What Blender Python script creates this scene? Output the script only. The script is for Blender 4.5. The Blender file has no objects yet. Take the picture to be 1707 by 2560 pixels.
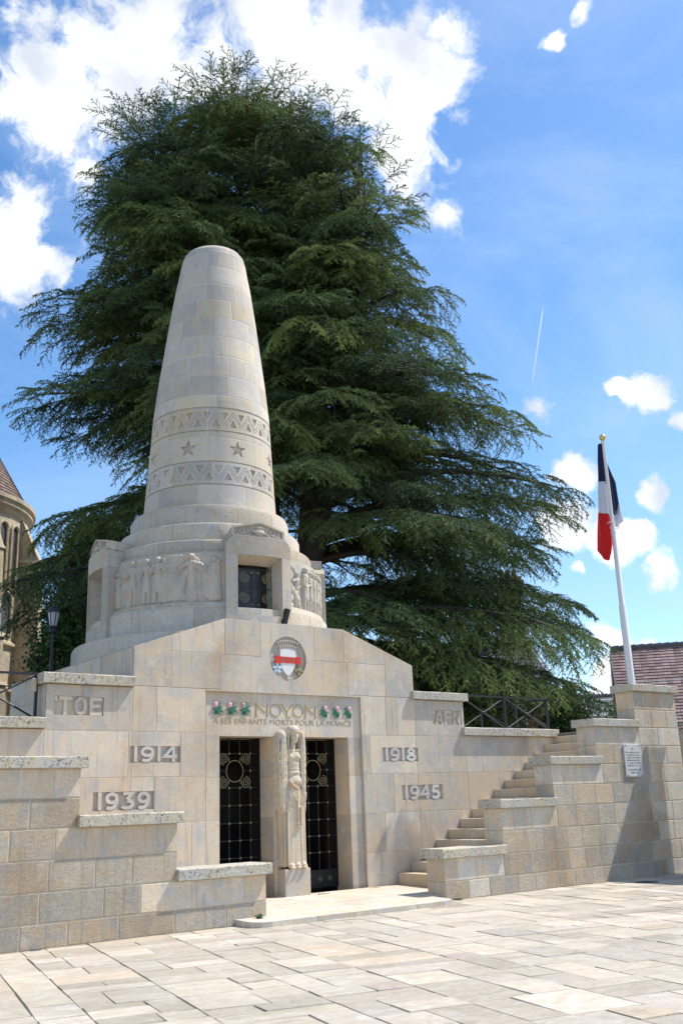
import bpy, math, random
import numpy as np
from mathutils import Vector, Matrix
R_=math.radians; PI=math.pi
scene=bpy.context.scene
COL=scene.collection
# ------------------------------------------------------------------ camera
cam=bpy.data.cameras.new('camera'); camo=bpy.data.objects.new('camera',cam); COL.objects.link(camo)
cam.sensor_fit='VERTICAL'; cam.sensor_height=36.0; cam.sensor_width=24.0
cam.lens=2474/2560*36.0
cam.clip_start=0.1; cam.clip_end=3000
YAW,PITCH,ROLL=R_(38.08),R_(16.43),R_(2.10)
fw=Vector((math.sin(YAW)*math.cos(PITCH),math.cos(YAW)*math.cos(PITCH),math.sin(PITCH)))
q=fw.to_track_quat('-Z','Y').to_matrix().to_4x4()
camo.matrix_world=Matrix.Translation((-10.41,-15.08,1.6)) @ q @ Matrix.Rotation(-ROLL,4,'Z')
scene.camera=camo
# ------------------------------------------------------------------ light
SUN=Vector((0.66,-0.20,1.0)).normalized()
sd=bpy.data.lights.new('sun','SUN'); sd.energy=4.4; sd.angle=R_(0.5); sd.color=(1.0,0.95,0.87)
so=bpy.data.objects.new('sun',sd); COL.objects.link(so); so.rotation_mode='QUATERNION'
so.rotation_quaternion=SUN.to_track_quat('Z','Y'); so.location=(20,-10,40)
vs=scene.view_settings; vs.view_transform='Standard'; vs.look='None'; vs.gamma=1; vs.use_curve_mapping=False; vs.exposure=0.50
EXPO=0.0
W=bpy.data.worlds.new('World'); scene.world=W; W.use_nodes=True
nt=W.node_tree; N=nt.nodes; Lk=nt.links; N.clear()
def nn(t,**k):
    n=N.new(t)
    for a,b in k.items(): setattr(n,a,b)
    return n
def mth(op,a,b=None,c=None,clamp=False):
    n=N.new('ShaderNodeMath'); n.operation=op; n.use_clamp=clamp
    for i,x in enumerate((a,b,c)):
        if x is None: continue
        if isinstance(x,(int,float)): n.inputs[i].default_value=x
        else: Lk.new(x,n.inputs[i])
    return n.outputs[0]
out=nn('ShaderNodeOutputWorld'); bg=nn('ShaderNodeBackground'); Lk.new(bg.outputs[0],out.inputs[0])
sky=nn('ShaderNodeTexSky',sky_type='NISHITA'); sky.sun_disc=False
sky.sun_elevation=math.asin(SUN.z); sky.sun_rotation=math.atan2(SUN.x,SUN.y)
sky.air_density=1.0; sky.dust_density=0.6; sky.ozone_density=2.5; sky.altitude=100
SKYS=0.115
bg.inputs[1].default_value=SKYS
tc=nn('ShaderNodeTexCoord')
# domain warp so that the cumulus edges are ragged
wn=nn('ShaderNodeTexNoise'); wn.inputs['Scale'].default_value=9; wn.inputs['Detail'].default_value=5; wn.inputs['Roughness'].default_value=.6
Lk.new(tc.outputs['Generated'],wn.inputs['Vector'])
ws=nn('ShaderNodeVectorMath',operation='SUBTRACT'); Lk.new(wn.outputs['Color'],ws.inputs[0]); ws.inputs[1].default_value=(.5,.5,.5)
wm=nn('ShaderNodeVectorMath',operation='SCALE'); Lk.new(ws.outputs[0],wm.inputs[0]); wm.inputs['Scale'].default_value=.075
wa=nn('ShaderNodeVectorMath',operation='ADD'); Lk.new(tc.outputs['Generated'],wa.inputs[0]); Lk.new(wm.outputs[0],wa.inputs[1])
wnm=nn('ShaderNodeVectorMath',operation='NORMALIZE'); Lk.new(wa.outputs[0],wnm.inputs[0])
CL=[(0.218,0.721,0.658,0.024),(0.239,0.734,0.636,0.026),(0.282,0.746,0.604,0.0290),(0.232,0.754,0.614,0.018),(0.313,0.765,0.563,0.0165),(0.282,0.798,0.532,0.0225),(0.269,0.817,0.510,0.0240),(0.294,0.815,0.499,0.0154),(0.316,0.662,0.680,0.0330),(0.298,0.693,0.656,0.0264),(0.360,0.669,0.650,0.0214),(0.403,0.604,0.687,0.0306),(0.454,0.568,0.687,0.0310),(0.436,0.619,0.653,0.0318),(0.486,0.585,0.649,0.0337),(0.521,0.545,0.657,0.0348),(0.550,0.544,0.633,0.0220),(0.552,0.574,0.605,0.0269),(0.548,0.602,0.581,0.0233),(0.601,0.597,0.532,0.0150),(0.383,0.646,0.660,0.0239),(0.325,0.703,0.633,0.0234),(0.612,0.452,0.649,0.0130),(0.721,0.587,0.367,0.0175),(0.754,0.582,0.304,0.0207),(0.780,0.506,0.368,0.0198),(0.763,0.526,0.376,0.0104),(0.800,0.494,0.341,0.0105),(0.797,0.536,0.278,0.0159),(0.752,0.609,0.250,0.0281),(0.782,0.575,0.242,0.0278),(0.796,0.556,0.239,0.0165),(0.814,0.544,0.204,0.0168),(0.765,0.609,0.210,0.0117),(0.791,0.596,0.139,0.0215),(0.810,0.570,0.136,0.0172),(0.787,0.607,0.111,0.0156),(0.616,0.420,0.667,0.0120)]
rs=random.Random(4)
for i in range(26):   # cumulus over the rest of the sky, away from the view
    a=R_(rs.uniform(80,340)); e=R_(rs.uniform(6,65)); CL.append((math.sin(a)*math.cos(e),math.cos(a)*math.cos(e),math.sin(e),rs.uniform(.04,.12)))
acc=None
for ci_,(x,y,z,r) in enumerate(CL):
    r*=1.16 if ci_<22 else (.66 if ci_<38 else 1)
    d=nn('ShaderNodeVectorMath',operation='DISTANCE'); Lk.new(wnm.outputs[0],d.inputs[0])
    v=Vector((x,y,z)).normalized(); d.inputs[1].default_value=v
    f=mth('MULTIPLY_ADD',d.outputs['Value'],-1.0/(r*2.3),1.0)   # 1 at centre, 0 at 1.9 r
    acc=f if acc is None else mth('SMOOTH_MAX',acc,f,0.25)
fn=nn('ShaderNodeTexNoise'); fn.inputs['Scale'].default_value=16; fn.inputs['Detail'].default_value=9; fn.inputs['Roughness'].default_value=.62
Lk.new(wa.outputs[0],fn.inputs['Vector'])
dens=mth('ADD',acc,mth('MULTIPLY_ADD',fn.outputs['Fac'],2.3,-1.42))
mr=nn('ShaderNodeMapRange',interpolation_type='SMOOTHSTEP'); Lk.new(dens,mr.inputs['Value'])
mr.inputs['From Min'].default_value=-.02; mr.inputs['From Max'].default_value=.46
cov=mr.outputs[0]
# faint cirrus veil
cn=nn('ShaderNodeTexNoise'); cn.inputs['Scale'].default_value=2.2; cn.inputs['Detail'].default_value=7; cn.inputs['Roughness'].default_value=.62; cn.inputs['Distortion'].default_value=.6
cm=nn('ShaderNodeMapping'); cm.inputs['Scale'].default_value=(1,2.2,4); Lk.new(tc.outputs['Generated'],cm.inputs['Vector']); Lk.new(cm.outputs[0],cn.inputs['Vector'])
cr=nn('ShaderNodeMapRange'); Lk.new(cn.outputs['Fac'],cr.inputs['Value']); cr.inputs['From Min'].default_value=.42; cr.inputs['From Max'].default_value=.8; cr.inputs['To Max'].default_value=.42
# contrail: a thin great-circle arc
TA=Vector((0.6937, 0.5565, 0.4573)); TB_=Vector((0.7071, 0.5921, 0.3867)); TN=TA.cross(TB_).normalized(); TM=((TA+TB_)/2).normalized()
def dotn(v,src):
    d=nn('ShaderNodeVectorMath',operation='DOT_PRODUCT'); Lk.new(src,d.inputs[0]); d.inputs[1].default_value=v; return d.outputs['Value']
t1=mth('ABSOLUTE',dotn(TN,tc.outputs['Generated'])); t1=mth('MULTIPLY_ADD',t1,-1/.0011,1.0,clamp=True)
t2=nn('ShaderNodeMapRange',interpolation_type='SMOOTHSTEP'); Lk.new(dotn(TM,tc.outputs['Generated']),t2.inputs['Value']); t2.inputs['From Min'].default_value=math.cos((TA-TB_).length*.52); t2.inputs['From Max'].default_value=math.cos((TA-TB_).length*.3)
trail=mth('MULTIPLY',mth('MULTIPLY',t1,t2.outputs[0]),.45)
# cloud colour: white with soft grey bellies
gn=nn('ShaderNodeTexNoise'); gn.inputs['Scale'].default_value=11; gn.inputs['Detail'].default_value=4
Lk.new(wa.outputs[0],gn.inputs['Vector'])
gr=nn('ShaderNodeMapRange'); Lk.new(gn.outputs['Fac'],gr.inputs['Value']); gr.inputs['From Min'].default_value=.35; gr.inputs['From Max'].default_value=.62
cc=nn('ShaderNodeMix',data_type='RGBA'); Lk.new(gr.outputs[0],cc.inputs[0]); cc.inputs[6].default_value=(4.7,5.1,5.8,1); cc.inputs[7].default_value=(8.2,8.25,8.3,1)
hs=nn('ShaderNodeHueSaturation'); hs.inputs['Saturation'].default_value=1.22; hs.inputs['Value'].default_value=1.34
Lk.new(sky.outputs[0],hs.inputs['Color'])
m1=nn('ShaderNodeMix',data_type='RGBA'); Lk.new(cr.outputs[0],m1.inputs[0]); Lk.new(hs.outputs[0],m1.inputs[6]); m1.inputs[7].default_value=(4.2,5.3,7.0,1)
m2=nn('ShaderNodeMix',data_type='RGBA'); Lk.new(mth('MAXIMUM',cov,trail),m2.inputs[0]); Lk.new(m1.outputs[2],m2.inputs[6]); Lk.new(cc.outputs[2],m2.inputs[7])
Lk.new(m2.outputs[2],bg.inputs[0])
# ------------------------------------------------------------------ materials
def newmat(name):
    m=bpy.data.materials.new(name); m.use_nodes=True; t=m.node_tree; t.nodes.clear()
    o=t.nodes.new('ShaderNodeOutputMaterial'); b=t.nodes.new('ShaderNodeBsdfPrincipled'); t.links.new(b.outputs[0],o.inputs[0])
    return m,t,b
class G:
    "tiny node helper"
    def __init__(s,t): s.t=t
    def n(s,ty,ins=None,**k):
        n=s.t.nodes.new(ty)
        for a,b in k.items(): setattr(n,a,b)
        for a,b in (ins or {}).items():
            if isinstance(b,bpy.types.NodeSocket): s.t.links.new(b,n.inputs[a])
            else: n.inputs[a].default_value=b
        return n
    def noise(s,vec,scale,detail=4,rough=.55,dist=0): return s.n('ShaderNodeTexNoise',{'Vector':vec,'Scale':scale,'Detail':detail,'Roughness':rough,'Distortion':dist}).outputs['Fac']
    def mr(s,v,a,b,c=0,d=1,smooth=True): return s.n('ShaderNodeMapRange',{'Value':v,'From Min':a,'From Max':b,'To Min':c,'To Max':d},interpolation_type='SMOOTHSTEP' if smooth else 'LINEAR').outputs[0]
    def mix(s,f,a,b,bt='MIX'): return s.n('ShaderNodeMix',{0:f,6:a,7:b},data_type='RGBA',blend_type=bt).outputs[2]
    def m(s,op,a,b=0.0,clamp=False):
        n=s.n('ShaderNodeMath',{0:a,1:b},operation=op); n.use_clamp=clamp; return n.outputs[0]
def stone(name,base=(.58,.52,.435),ochre=(.64,.515,.365),grey=(.45,.435,.415),lichen=.0,tool=0.,grain=.25,gold=0,stain=.5,bumpd=.02):
    m,t,b=newmat(name); g=G(t)
    P=g.n('ShaderNodeTexCoord').outputs['Object']
    at=g.n('ShaderNodeAttribute',attribute_name='tint'); sep=g.n('ShaderNodeSeparateColor',{'Color':at.outputs['Color']})
    hue,val,rgh=sep.outputs[0],sep.outputs[1],sep.outputs[2]
    # per block shift of the texture so that no two blocks share a figure
    off=g.n('ShaderNodeVectorMath',{0:at.outputs['Color'],1:(37.,53.,71.)},operation='MULTIPLY').outputs[0]
    V=g.n('ShaderNodeVectorMath',{0:P,1:off},operation='ADD').outputs[0]
    n1=g.noise(V,1.7,6,.6,.5); n2=g.noise(V,5.5,7,.62,.3); n3=g.noise(P,.55,5,.6,.4); nf=g.noise(V,42,5,.65); 
    c=g.mix(hue,(*base,1),(*ochre,1))
    c=g.mix(g.mr(n1,.42,.64,0,.75),c,(*grey,1))
    c=g.mix(g.mr(n2,.48,.68,0,.7),c,(ochre[0]*1.03,ochre[1]*.97,ochre[2]*.88,1))
    c=g.mix(g.mr(g.noise(V,3.1,5,.6,.9),.55,.72,0,.6),c,(min(.8,base[0]*1.22),min(.8,base[1]*1.20),min(.8,base[2]*1.17),1))
    # rusty and brown seep marks
    c=g.mix(g.mr(n3,.50,.68,0,stain),c,(.40,.27,.16,1))
    c=g.mix(g.mr(g.noise(P,2.6,8,.7,.8),.60,.74,0,stain*.7),c,(.20,.19,.17,1))
    sv=g.n('ShaderNodeMapping',{'Vector':P,'Scale':(11.,11.,.7)}).outputs[0]
    c=g.mix(g.mr(g.noise(sv,1.0,6,.65,.3),.52,.70,0,.18+stain*.28),c,(.22,.195,.165,1))
    c=g.mix(g.mr(g.noise(P,75,3,.6),.62,.68,0,.45),c,(.17,.15,.13,1))
    vv=g.n('ShaderNodeMath',{0:val,1:.26,2:.87},operation='MULTIPLY_ADD').outputs[0]
    nf=g.m('ADD',g.m('MULTIPLY',nf,.5),g.m('MULTIPLY',g.noise(V,19,6,.75),.5)) if tool else nf
    gr=g.n('ShaderNodeMath',{0:nf,1:(1.1 if tool else .42),2:(.46 if tool else .79)},operation='MULTIPLY_ADD').outputs[0]
    k=g.m('MULTIPLY',vv,gr); kc=g.n('ShaderNodeCombineColor',{0:k,1:k,2:k}).outputs[0]
    c=g.mix(1.0,c,kc,'MULTIPLY')
    if lichen>0:
        l1=g.mr(g.noise(P,30,6,.75,.4),.53,.58); l2=g.mr(g.noise(P,4.5,5,.65,.6),.36,.56)
        c=g.mix(g.m('MULTIPLY',g.m('MULTIPLY',l1,l2),lichen),c,(.055,.052,.045,1))
        l3=g.mr(g.noise(P,11,6,.7,.2),.55,.68,0,lichen*.6); c=g.mix(l3,c,(.30,.29,.26,1))
    t.links.new(c,b.inputs['Base Color']); b.inputs['Roughness'].default_value=.92; b.inputs['Specular IOR Level'].default_value=.25
    # relief of the surface: fine grain everywhere, chisel marks where rgh is high
    pit=g.mr(g.noise(V,60,3,.6),.55,.75,0,-.5)
    h=g.m('ADD',g.m('MULTIPLY',g.noise(V,14,8,.68),grain),g.m('MULTIPLY',pit,.35*grain))
    w=g.n('ShaderNodeTexWave',{'Vector':g.n('ShaderNodeMapping',{'Vector':V,'Rotation':(0.,.9,.3)}).outputs[0],'Scale':11.,'Distortion':14.,'Detail':5.,'Detail Scale':3.,'Detail Roughness':.75}).outputs['Fac']
    VS=g.n('ShaderNodeMapping',{'Vector':V,'Rotation':(0.,.7,0.),'Scale':(1.,1.,2.6)}).outputs[0]
    tw=g.m('ADD',g.m('MULTIPLY',w,.22),g.m('ADD',g.m('MULTIPLY',g.noise(VS,10,8,.78,.6),1.9),g.m('MULTIPLY',g.noise(V,5,4,.6),1.3)))
    h=g.m('ADD',h,g.m('MULTIPLY',g.m('MULTIPLY',tw,rgh),.9 if tool else .45))
    bp=g.n('ShaderNodeBump',{'Height':h,'Distance':bumpd,'Strength':1.0}); t.links.new(bp.outputs[0],b.inputs['Normal'])
    return m
def plain(name,col,rough=.6,metal=0.,var=.12,scale=20,bump=.0,spec=.5):
    m,t,b=newmat(name); g=G(t); P=g.n('ShaderNodeTexCoord').outputs['Object']
    n=g.noise(P,scale,5,.6)
    c=g.mix(n,(col[0]*(1-var),col[1]*(1-var),col[2]*(1-var),1),(min(1,col[0]*(1+var)),min(1,col[1]*(1+var)),min(1,col[2]*(1+var)),1))
    t.links.new(c,b.inputs['Base Color']); b.inputs['Roughness'].default_value=rough; b.inputs['Metallic'].default_value=metal; b.inputs['Specular IOR Level'].default_value=spec
    if bump:
        bp=g.n('ShaderNodeBump',{'Height':n,'Distance':bump}); t.links.new(bp.outputs[0],b.inputs['Normal'])
    return m
M={}
M['stone']=stone('dressed_limestone')
M['tool']=stone('tooled_limestone',base=(.64,.58,.48),ochre=(.67,.53,.37),grey=(.50,.485,.465),tool=1,stain=.45,bumpd=.034)
M['cap']=stone('weathered_coping_stone',base=(.50,.475,.41),ochre=(.50,.42,.28),lichen=.85,tool=0,grain=.5,stain=.2)
M['tower']=stone('tower_limestone',base=(.545,.505,.45),ochre=(.60,.505,.36),grey=(.46,.445,.43),stain=.12,grain=.14,bumpd=.012)
M['tier']=stone('tier_limestone',base=(.52,.475,.41),ochre=(.55,.45,.31),lichen=.28,stain=.35,grain=.3)
M['plinth']=stone('worn_pale_stone',base=(.56,.51,.43),ochre=(.58,.46,.31),stain=.4,grain=.4)
M['sculpt']=stone('carved_limestone',base=(.58,.505,.39),ochre=(.57,.44,.28),grey=(.48,.44,.38),stain=.25,grain=.12,bumpd=.008)
M['relief']=stone('relief_limestone',base=(.52,.48,.42),ochre=(.56,.46,.32),grey=(.42,.40,.37),stain=.18,grain=.12,bumpd=.008)
M['mortar']=plain('lime_mortar',(.56,.49,.38),.95,var=.3,scale=9)
M['mortar_dark']=plain('sandy_joint',(.55,.475,.355),.95,var=.4,scale=7)
M['digit']=stone('painted_digit_stone',base=(.60,.565,.53),ochre=(.56,.48,.40),grey=(.45,.42,.41),stain=.1,grain=.3,bumpd=.01)
M['iron']=plain('black_wrought_iron',(.018,.02,.024),.45,.3,var=.3)
M['iron_rail']=plain('dark_painted_rail',(.02,.022,.026),.5,.2)
M['gold']=plain('dull_gilt_metal',(.24,.22,.13),.5,.45,var=.25)
M['giltpaint']=plain('faded_gilt_paint',(.40,.29,.10),.7,0,var=.35,scale=14)
M['brownpaint']=plain('faded_brown_lettering',(.36,.29,.19),.85,0,var=.3,scale=14)
M['dark']=plain('near_black_interior',(.030,.022,.018),.9,0,var=.4,scale=3)
M['darkglass']=plain('dusty_dark_glass',(.05,.047,.042),.25,0,var=.4,scale=3)
M['white']=plain('white_paint',(.74,.73,.71),.5,0,var=.06)
M['pole']=plain('white_painted_metal',(.66,.66,.65),.35,.0,var=.05)
M['red']=plain('red_paint',(.62,.035,.02),.6,0,var=.2,scale=30)
M['green']=plain('green_paint',(.03,.155,.095),.55,0,var=.3,scale=30)
M['pink']=plain('pink_paint',(.72,.38,.46),.6,0,var=.15,scale=30)
M['pinkline']=plain('pale_pink_paint',(.80,.60,.62),.6,0,var=.1)
M['blueenamel']=plain('pale_blue_enamel',(.55,.66,.74),.4,0)
M['bronze']=plain('weathered_bronze',(.30,.25,.15),.55,.2,var=.3,scale=30)
M['brass']=plain('polished_brass',(.75,.55,.22),.22,.9,var=.05)
M['marble']=plain('white_marble_plaque',(.62,.62,.60),.35,0,var=.05,scale=6)
M['ink']=plain('grey_engraved_lettering',(.22,.22,.22),.8)
M['soil']=plain('terrace_gravel',(.20,.18,.14),.95,0,var=.3,scale=6,bump=.02)
# ------------------------------------------------------------------ builders
rnd=random.Random(11)
def tint(h=None,v=None,r=0.0):
    h=rnd.random()**1.6*.85 if h is None else h
    v=rnd.random() if v is None else v
    return (h,v,r)
class MB:
    def __init__(s): s.v=[];s.f=[];s.c=[];s.m=[]
    def poly(s,pts,t=(.3,.5,0),mi=0):
        i=len(s.v); s.v.extend(tuple(p) for p in pts); s.f.append(tuple(range(i,i+len(pts)))); s.c.append(t); s.m.append(mi)
    def raw(s,vs,fs,t=(.3,.5,0),mi=0):
        i=len(s.v); s.v.extend(tuple(p) for p in vs)
        for f in fs: s.f.append(tuple(i+k for k in f)); s.c.append(t); s.m.append(mi)
    def box(s,x0,x1,y0,y1,z0,z1,t=(.3,.5,0),bev=0.0,mi=0):
        if bev<=0:
            V=[(x,y,z) for z in (z0,z1) for y in (y0,y1) for x in (x0,x1)]
            s.raw(V,[(0,2,3,1),(4,5,7,6),(0,1,5,4),(2,6,7,3),(0,4,6,2),(1,3,7,5)],t,mi); return
        b=bev; V=[];F=[]
        for (sx,sy,sz) in [(a,c,d) for d in (0,1) for c in (0,1) for a in (0,1)]:
            X=(x0,x1)[sx];Y=(y0,y1)[sy];Z=(z0,z1)[sz]; dx=b*(1-2*sx);dy=b*(1-2*sy);dz=b*(1-2*sz)
            V+=[(X,Y+dy,Z+dz),(X+dx,Y,Z+dz),(X+dx,Y+dy,Z)]
        def I(a,c,d,k): return (a+2*c+4*d)*3+k
        for a in (0,1): F.append([I(a,0,0,0),I(a,1,0,0),I(a,1,1,0),I(a,0,1,0)])
        for c in (0,1): F.append([I(0,c,0,1),I(1,c,0,1),I(1,c,1,1),I(0,c,1,1)])
        for d in (0,1): F.append([I(0,0,d,2),I(1,0,d,2),I(1,1,d,2),I(0,1,d,2)])
        for a in (0,1):
            for c in (0,1): F.append([I(a,c,0,0),I(a,c,0,1),I(a,c,1,1),I(a,c,1,0)])
        for a in (0,1):
            for d in (0,1): F.append([I(a,0,d,0),I(a,0,d,2),I(a,1,d,2),I(a,1,d,0)])
        for c in (0,1):
            for d in (0,1): F.append([I(0,c,d,1),I(0,c,d,2),I(1,c,d,2),I(1,c,d,1)])
        for a in (0,1):
            for c in (0,1):
                for d in (0,1): F.append([I(a,c,d,0),I(a,c,d,1),I(a,c,d,2)])
        s.raw(V,F,t,mi)
    def prism(s,pts,n0,n1,mp,t=(.3,.5,0),mi=0,front=True,back=True):
        "polygon pts (u,v) extruded from n0 (front) to n1, mapped by mp(u,v,n)"
        k=len(pts); V=[mp(u,v,n0) for u,v in pts]+[mp(u,v,n1) for u,v in pts]
        F=[(i,(i+1)%k,(i+1)%k+k,i+k) for i in range(k)]
        if front: F.append(tuple(range(k)))
        if back: F.append(tuple(range(2*k-1,k-1,-1)))
        s.raw(V,F,t,mi)
    def tube(s,path,rad,n=8,t=(.3,.5,0),mi=0,caps=True):
        path=[Vector(p) for p in path]; k=len(path)
        if isinstance(rad,(int,float)): rad=[rad]*k
        V=[];up=None
        for i,p in enumerate(path):
            d=(path[min(i+1,k-1)]-path[max(i-1,0)]).normalized()
            if up is None:
                up=Vector((0,0,1)) if abs(d.z)<.9 else Vector((1,0,0))
            a=d.cross(up).normalized(); b=a.cross(d).normalized(); up=b
            for j in range(n):
                w=2*PI*j/n; V.append(p+a*math.cos(w)*rad[i]+b*math.sin(w)*rad[i])
        F=[(i*n+j,i*n+(j+1)%n,(i+1)*n+(j+1)%n,(i+1)*n+j) for i in range(k-1) for j in range(n)]
        if caps: F+= [tuple(range(n))[::-1],tuple((k-1)*n+j for j in range(n))]
        s.raw(V,F,t,mi)
    def lathe(s,prof,c=(0,0,0),a0=0,a1=2*PI,n=48,t=(.3,.5,0),mi=0,ends=False):
        full=abs(a1-a0-2*PI)<1e-6; m=n if full else n+1; V=[]
        for j in range(m):
            a=a0+(a1-a0)*j/n
            for r,z in prof: V.append((c[0]+r*math.sin(a),c[1]-r*math.cos(a),c[2]+z))
        k=len(prof)
        F=[(j*k+i,((j+1)%m)*k+i,((j+1)%m)*k+i+1,j*k+i+1) for j in range(n) for i in range(k-1)]
        if ends and not full: F+=[tuple(range(k)),tuple((m-1)*k+i for i in range(k))[::-1]]
        s.raw(V,F,t,mi)
    def ell(s,c,r,t=(.3,.5,0),mi=0,nu=12,nv=8,rot=None):
        V=[];F=[]
        for i in range(nv+1):
            th=PI*i/nv
            for j in range(nu):
                ph=2*PI*j/nu; p=Vector((r[0]*math.sin(th)*math.cos(ph),r[1]*math.sin(th)*math.sin(ph),r[2]*math.cos(th)))
                if rot is not None: p=rot@p
                V.append(p+Vector(c))
        for i in range(nv):
            for j in range(nu): F.append((i*nu+j,(i+1)*nu+j,(i+1)*nu+(j+1)%nu,i*nu+(j+1)%nu))
        s.raw(V,F,t,mi)
    def build(s,name,mat,parent=None,smooth=False,fix=True,**tags):
        me=bpy.data.meshes.new(name); off=Vector(root_loc(parent))
        me.from_pydata([(p[0]-off.x,p[1]-off.y,p[2]-off.z) for p in s.v],[],s.f)
        mats=mat if isinstance(mat,(list,tuple)) else [mat]
        for mm in mats: me.materials.append(mm)
        if len(mats)>1: me.polygons.foreach_set('material_index',s.m)
        at=me.attributes.new('tint','FLOAT_COLOR','CORNER')
        arr=np.ones((len(me.loops),4),dtype=np.float32); ls=np.empty(len(me.polygons),dtype=np.int32); me.polygons.foreach_get('loop_total',ls)
        arr[:,:3]=np.repeat(np.array(s.c,dtype=np.float32).reshape(-1,3),ls,axis=0)
        at.data.foreach_set('color',arr.ravel())
        me.update()
        if fix:
            import bmesh
            bm=bmesh.new(); bm.from_mesh(me); bmesh.ops.recalc_face_normals(bm,faces=bm.faces); bm.to_mesh(me); bm.free()
        if smooth: me.polygons.foreach_set('use_smooth',[True]*len(me.polygons))
        return link(name,me,parent,**tags)
def root_loc(p):
    while p is not None and p.parent is not None: p=p.parent
    return tuple(p.location) if p is not None else (0,0,0)
def link(name,me,parent=None,label=None,category=None,group=None,kind=None,loc=None):
    o=bpy.data.objects.new(name,me); COL.objects.link(o)
    if parent is not None: o.parent=parent
    if loc is not None: o.location=loc
    if label: o['label']=label
    if category: o['category']=category
    if group: o['group']=group
    if kind: o['kind']=kind
    return o
def thing(name,loc,label,category,group=None):
    return link(name,None,None,label,category,group,None,loc)
def npmesh(name,V,F,mat,parent=None,smooth=True,tintv=None,**tags):
    "numpy quads (or tris) -> mesh"
    me=bpy.data.meshes.new(name); off=np.array(root_loc(parent),dtype=np.float32)
    V=(V-off).astype(np.float32); k=F.shape[1]
    me.vertices.add(len(V)); me.vertices.foreach_set('co',V.ravel())
    me.loops.add(F.size); me.loops.foreach_set('vertex_index',F.astype(np.int32).ravel())
    me.polygons.add(len(F)); me.polygons.foreach_set('loop_start',np.arange(0,F.size,k,dtype=np.int32)); 
    me.materials.append(mat)
    if smooth: me.polygons.foreach_set('use_smooth',np.ones(len(F),dtype=bool))
    if tintv is not None:
        at=me.attributes.new('tint','FLOAT_COLOR','POINT'); a=np.ones((len(V),4),dtype=np.float32); a[:,:3]=tintv; at.data.foreach_set('color',a.ravel())
    me.update(calc_edges=True); 
    return link(name,me,parent,**tags)
def grid_faces(nu,nv,wrap=False):
    i=np.arange(nu if wrap else nu-1); j=np.arange(nv-1); I,J=np.meshgrid(i,j,indexing='ij')
    a=I*nv+J; b=((I+1)%nu)*nv+J
    return np.stack([a,b,b+1,a+1],-1).reshape(-1,4)
# a rectangular stone u0..u1 x v0..v1 with arris, standing proud of the joint plane; ins = inset per side (l,r,b,t)
def stone_face(mb,u0,u1,v0,v1,mp,t,ins=(.005,.005,.005,.005),d=.0045,bev=.004,nu=1):
    l,r,b,tp=ins; A=(u0+l,u1-r,v0+b,v1-tp); B=(A[0]+(bev if l else 0),A[1]-(bev if r else 0),A[2]+(bev if b else 0),A[3]-(bev if tp else 0))
    if A[1]-A[0]<.01 or A[3]-A[2]<.01: return
    us=[A[0]+(A[1]-A[0])*i/nu for i in range(nu+1)]; ub=[B[0]+(B[1]-B[0])*i/nu for i in range(nu+1)]
    for i in range(nu):
        mb.poly([mp(ub[i],B[2],0),mp(ub[i+1],B[2],0),mp(ub[i+1],B[3],0),mp(ub[i],B[3],0)],t)
        if b: mb.poly([mp(us[i],A[2],d),mp(us[i+1],A[2],d),mp(ub[i+1],B[2],0),mp(ub[i],B[2],0)],t)
        if tp: mb.poly([mp(ub[i],B[3],0),mp(ub[i+1],B[3],0),mp(us[i+1],A[3],d),mp(us[i],A[3],d)],t)
    if l: mb.poly([mp(A[0],A[2],d),mp(B[0],B[2],0),mp(B[0],B[3],0),mp(A[0],A[3],d)],t)
    if r: mb.poly([mp(B[1],B[2],0),mp(A[1],A[2],d),mp(A[1],A[3],d),mp(B[1],B[3],0)],t)
def stone_holes(mb,u0,u1,v0,v1,mp,t,holes,ins,**k):
    for h in holes:
        a,b,c,d=h
        if a<u1-1e-4 and b>u0+1e-4 and c<v1-1e-4 and d>v0+1e-4:
            l,r,bo,tp=ins; rest=[x for x in holes if x is not h]
            if a>u0+1e-3: stone_holes(mb,u0,a,v0,v1,mp,t,rest,(l,0,bo,tp),**k)
            if b<u1-1e-3: stone_holes(mb,b,u1,v0,v1,mp,t,rest,(0,r,bo,tp),**k)
            a2,b2=max(a,u0),min(b,u1); li=l if a<=u0 else 0; ri=r if b>=u1 else 0
            if c>v0+1e-3: stone_holes(mb,a2,b2,v0,c,mp,t,rest,(li,ri,bo,0),**k)
            if d<v1-1e-3: stone_holes(mb,a2,b2,d,v1,mp,t,rest,(li,ri,0,tp),**k)
            return
    stone_face(mb,u0,u1,v0,v1,mp,t,ins,**k)
def wall(mb,u0,u1,courses,mp,joints=None,avg=.8,j=.005,holes=(),rough=0.,hue=None,seed=0,**k):
    "ashlar skin; courses = list of v; joints = dict course->list of u"
    r=random.Random(seed); off=0
    for ci in range(len(courses)-1):
        v0,v1=courses[ci],courses[ci+1]
        if joints and ci in joints: us=[u0]+[x for x in joints[ci] if u0+.05<x<u1-.05]+[u1]
        else:
            us=[u0]; x=u0+avg*(.45 if ci%2 else .95)*r.uniform(.85,1.1)
            while x<u1-avg*.35: us.append(x); x+=avg*r.uniform(.78,1.22)
            us.append(u1)
        for a,b in zip(us[:-1],us[1:]):
            rg=rough(v0,r,a,b) if callable(rough) else rough
            t=((r.random()**1.5*.9 if hue is None else hue*r.uniform(.5,1.5)),r.random(),rg)
            stone_holes(mb,a,b,v0,v1,mp,t,list(holes),(j,j,j,j),**k)
def front(y): return lambda u,v,n: (u,y+n,v)
def leftface(x): return lambda u,v,n: (x+n,u,v)      # faces -X; u runs along Y
def rightface(x): return lambda u,v,n: (x-n,u,v)
MJ=None
G0=-.03      # paving level
TZ=2.95      # terrace level
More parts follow.
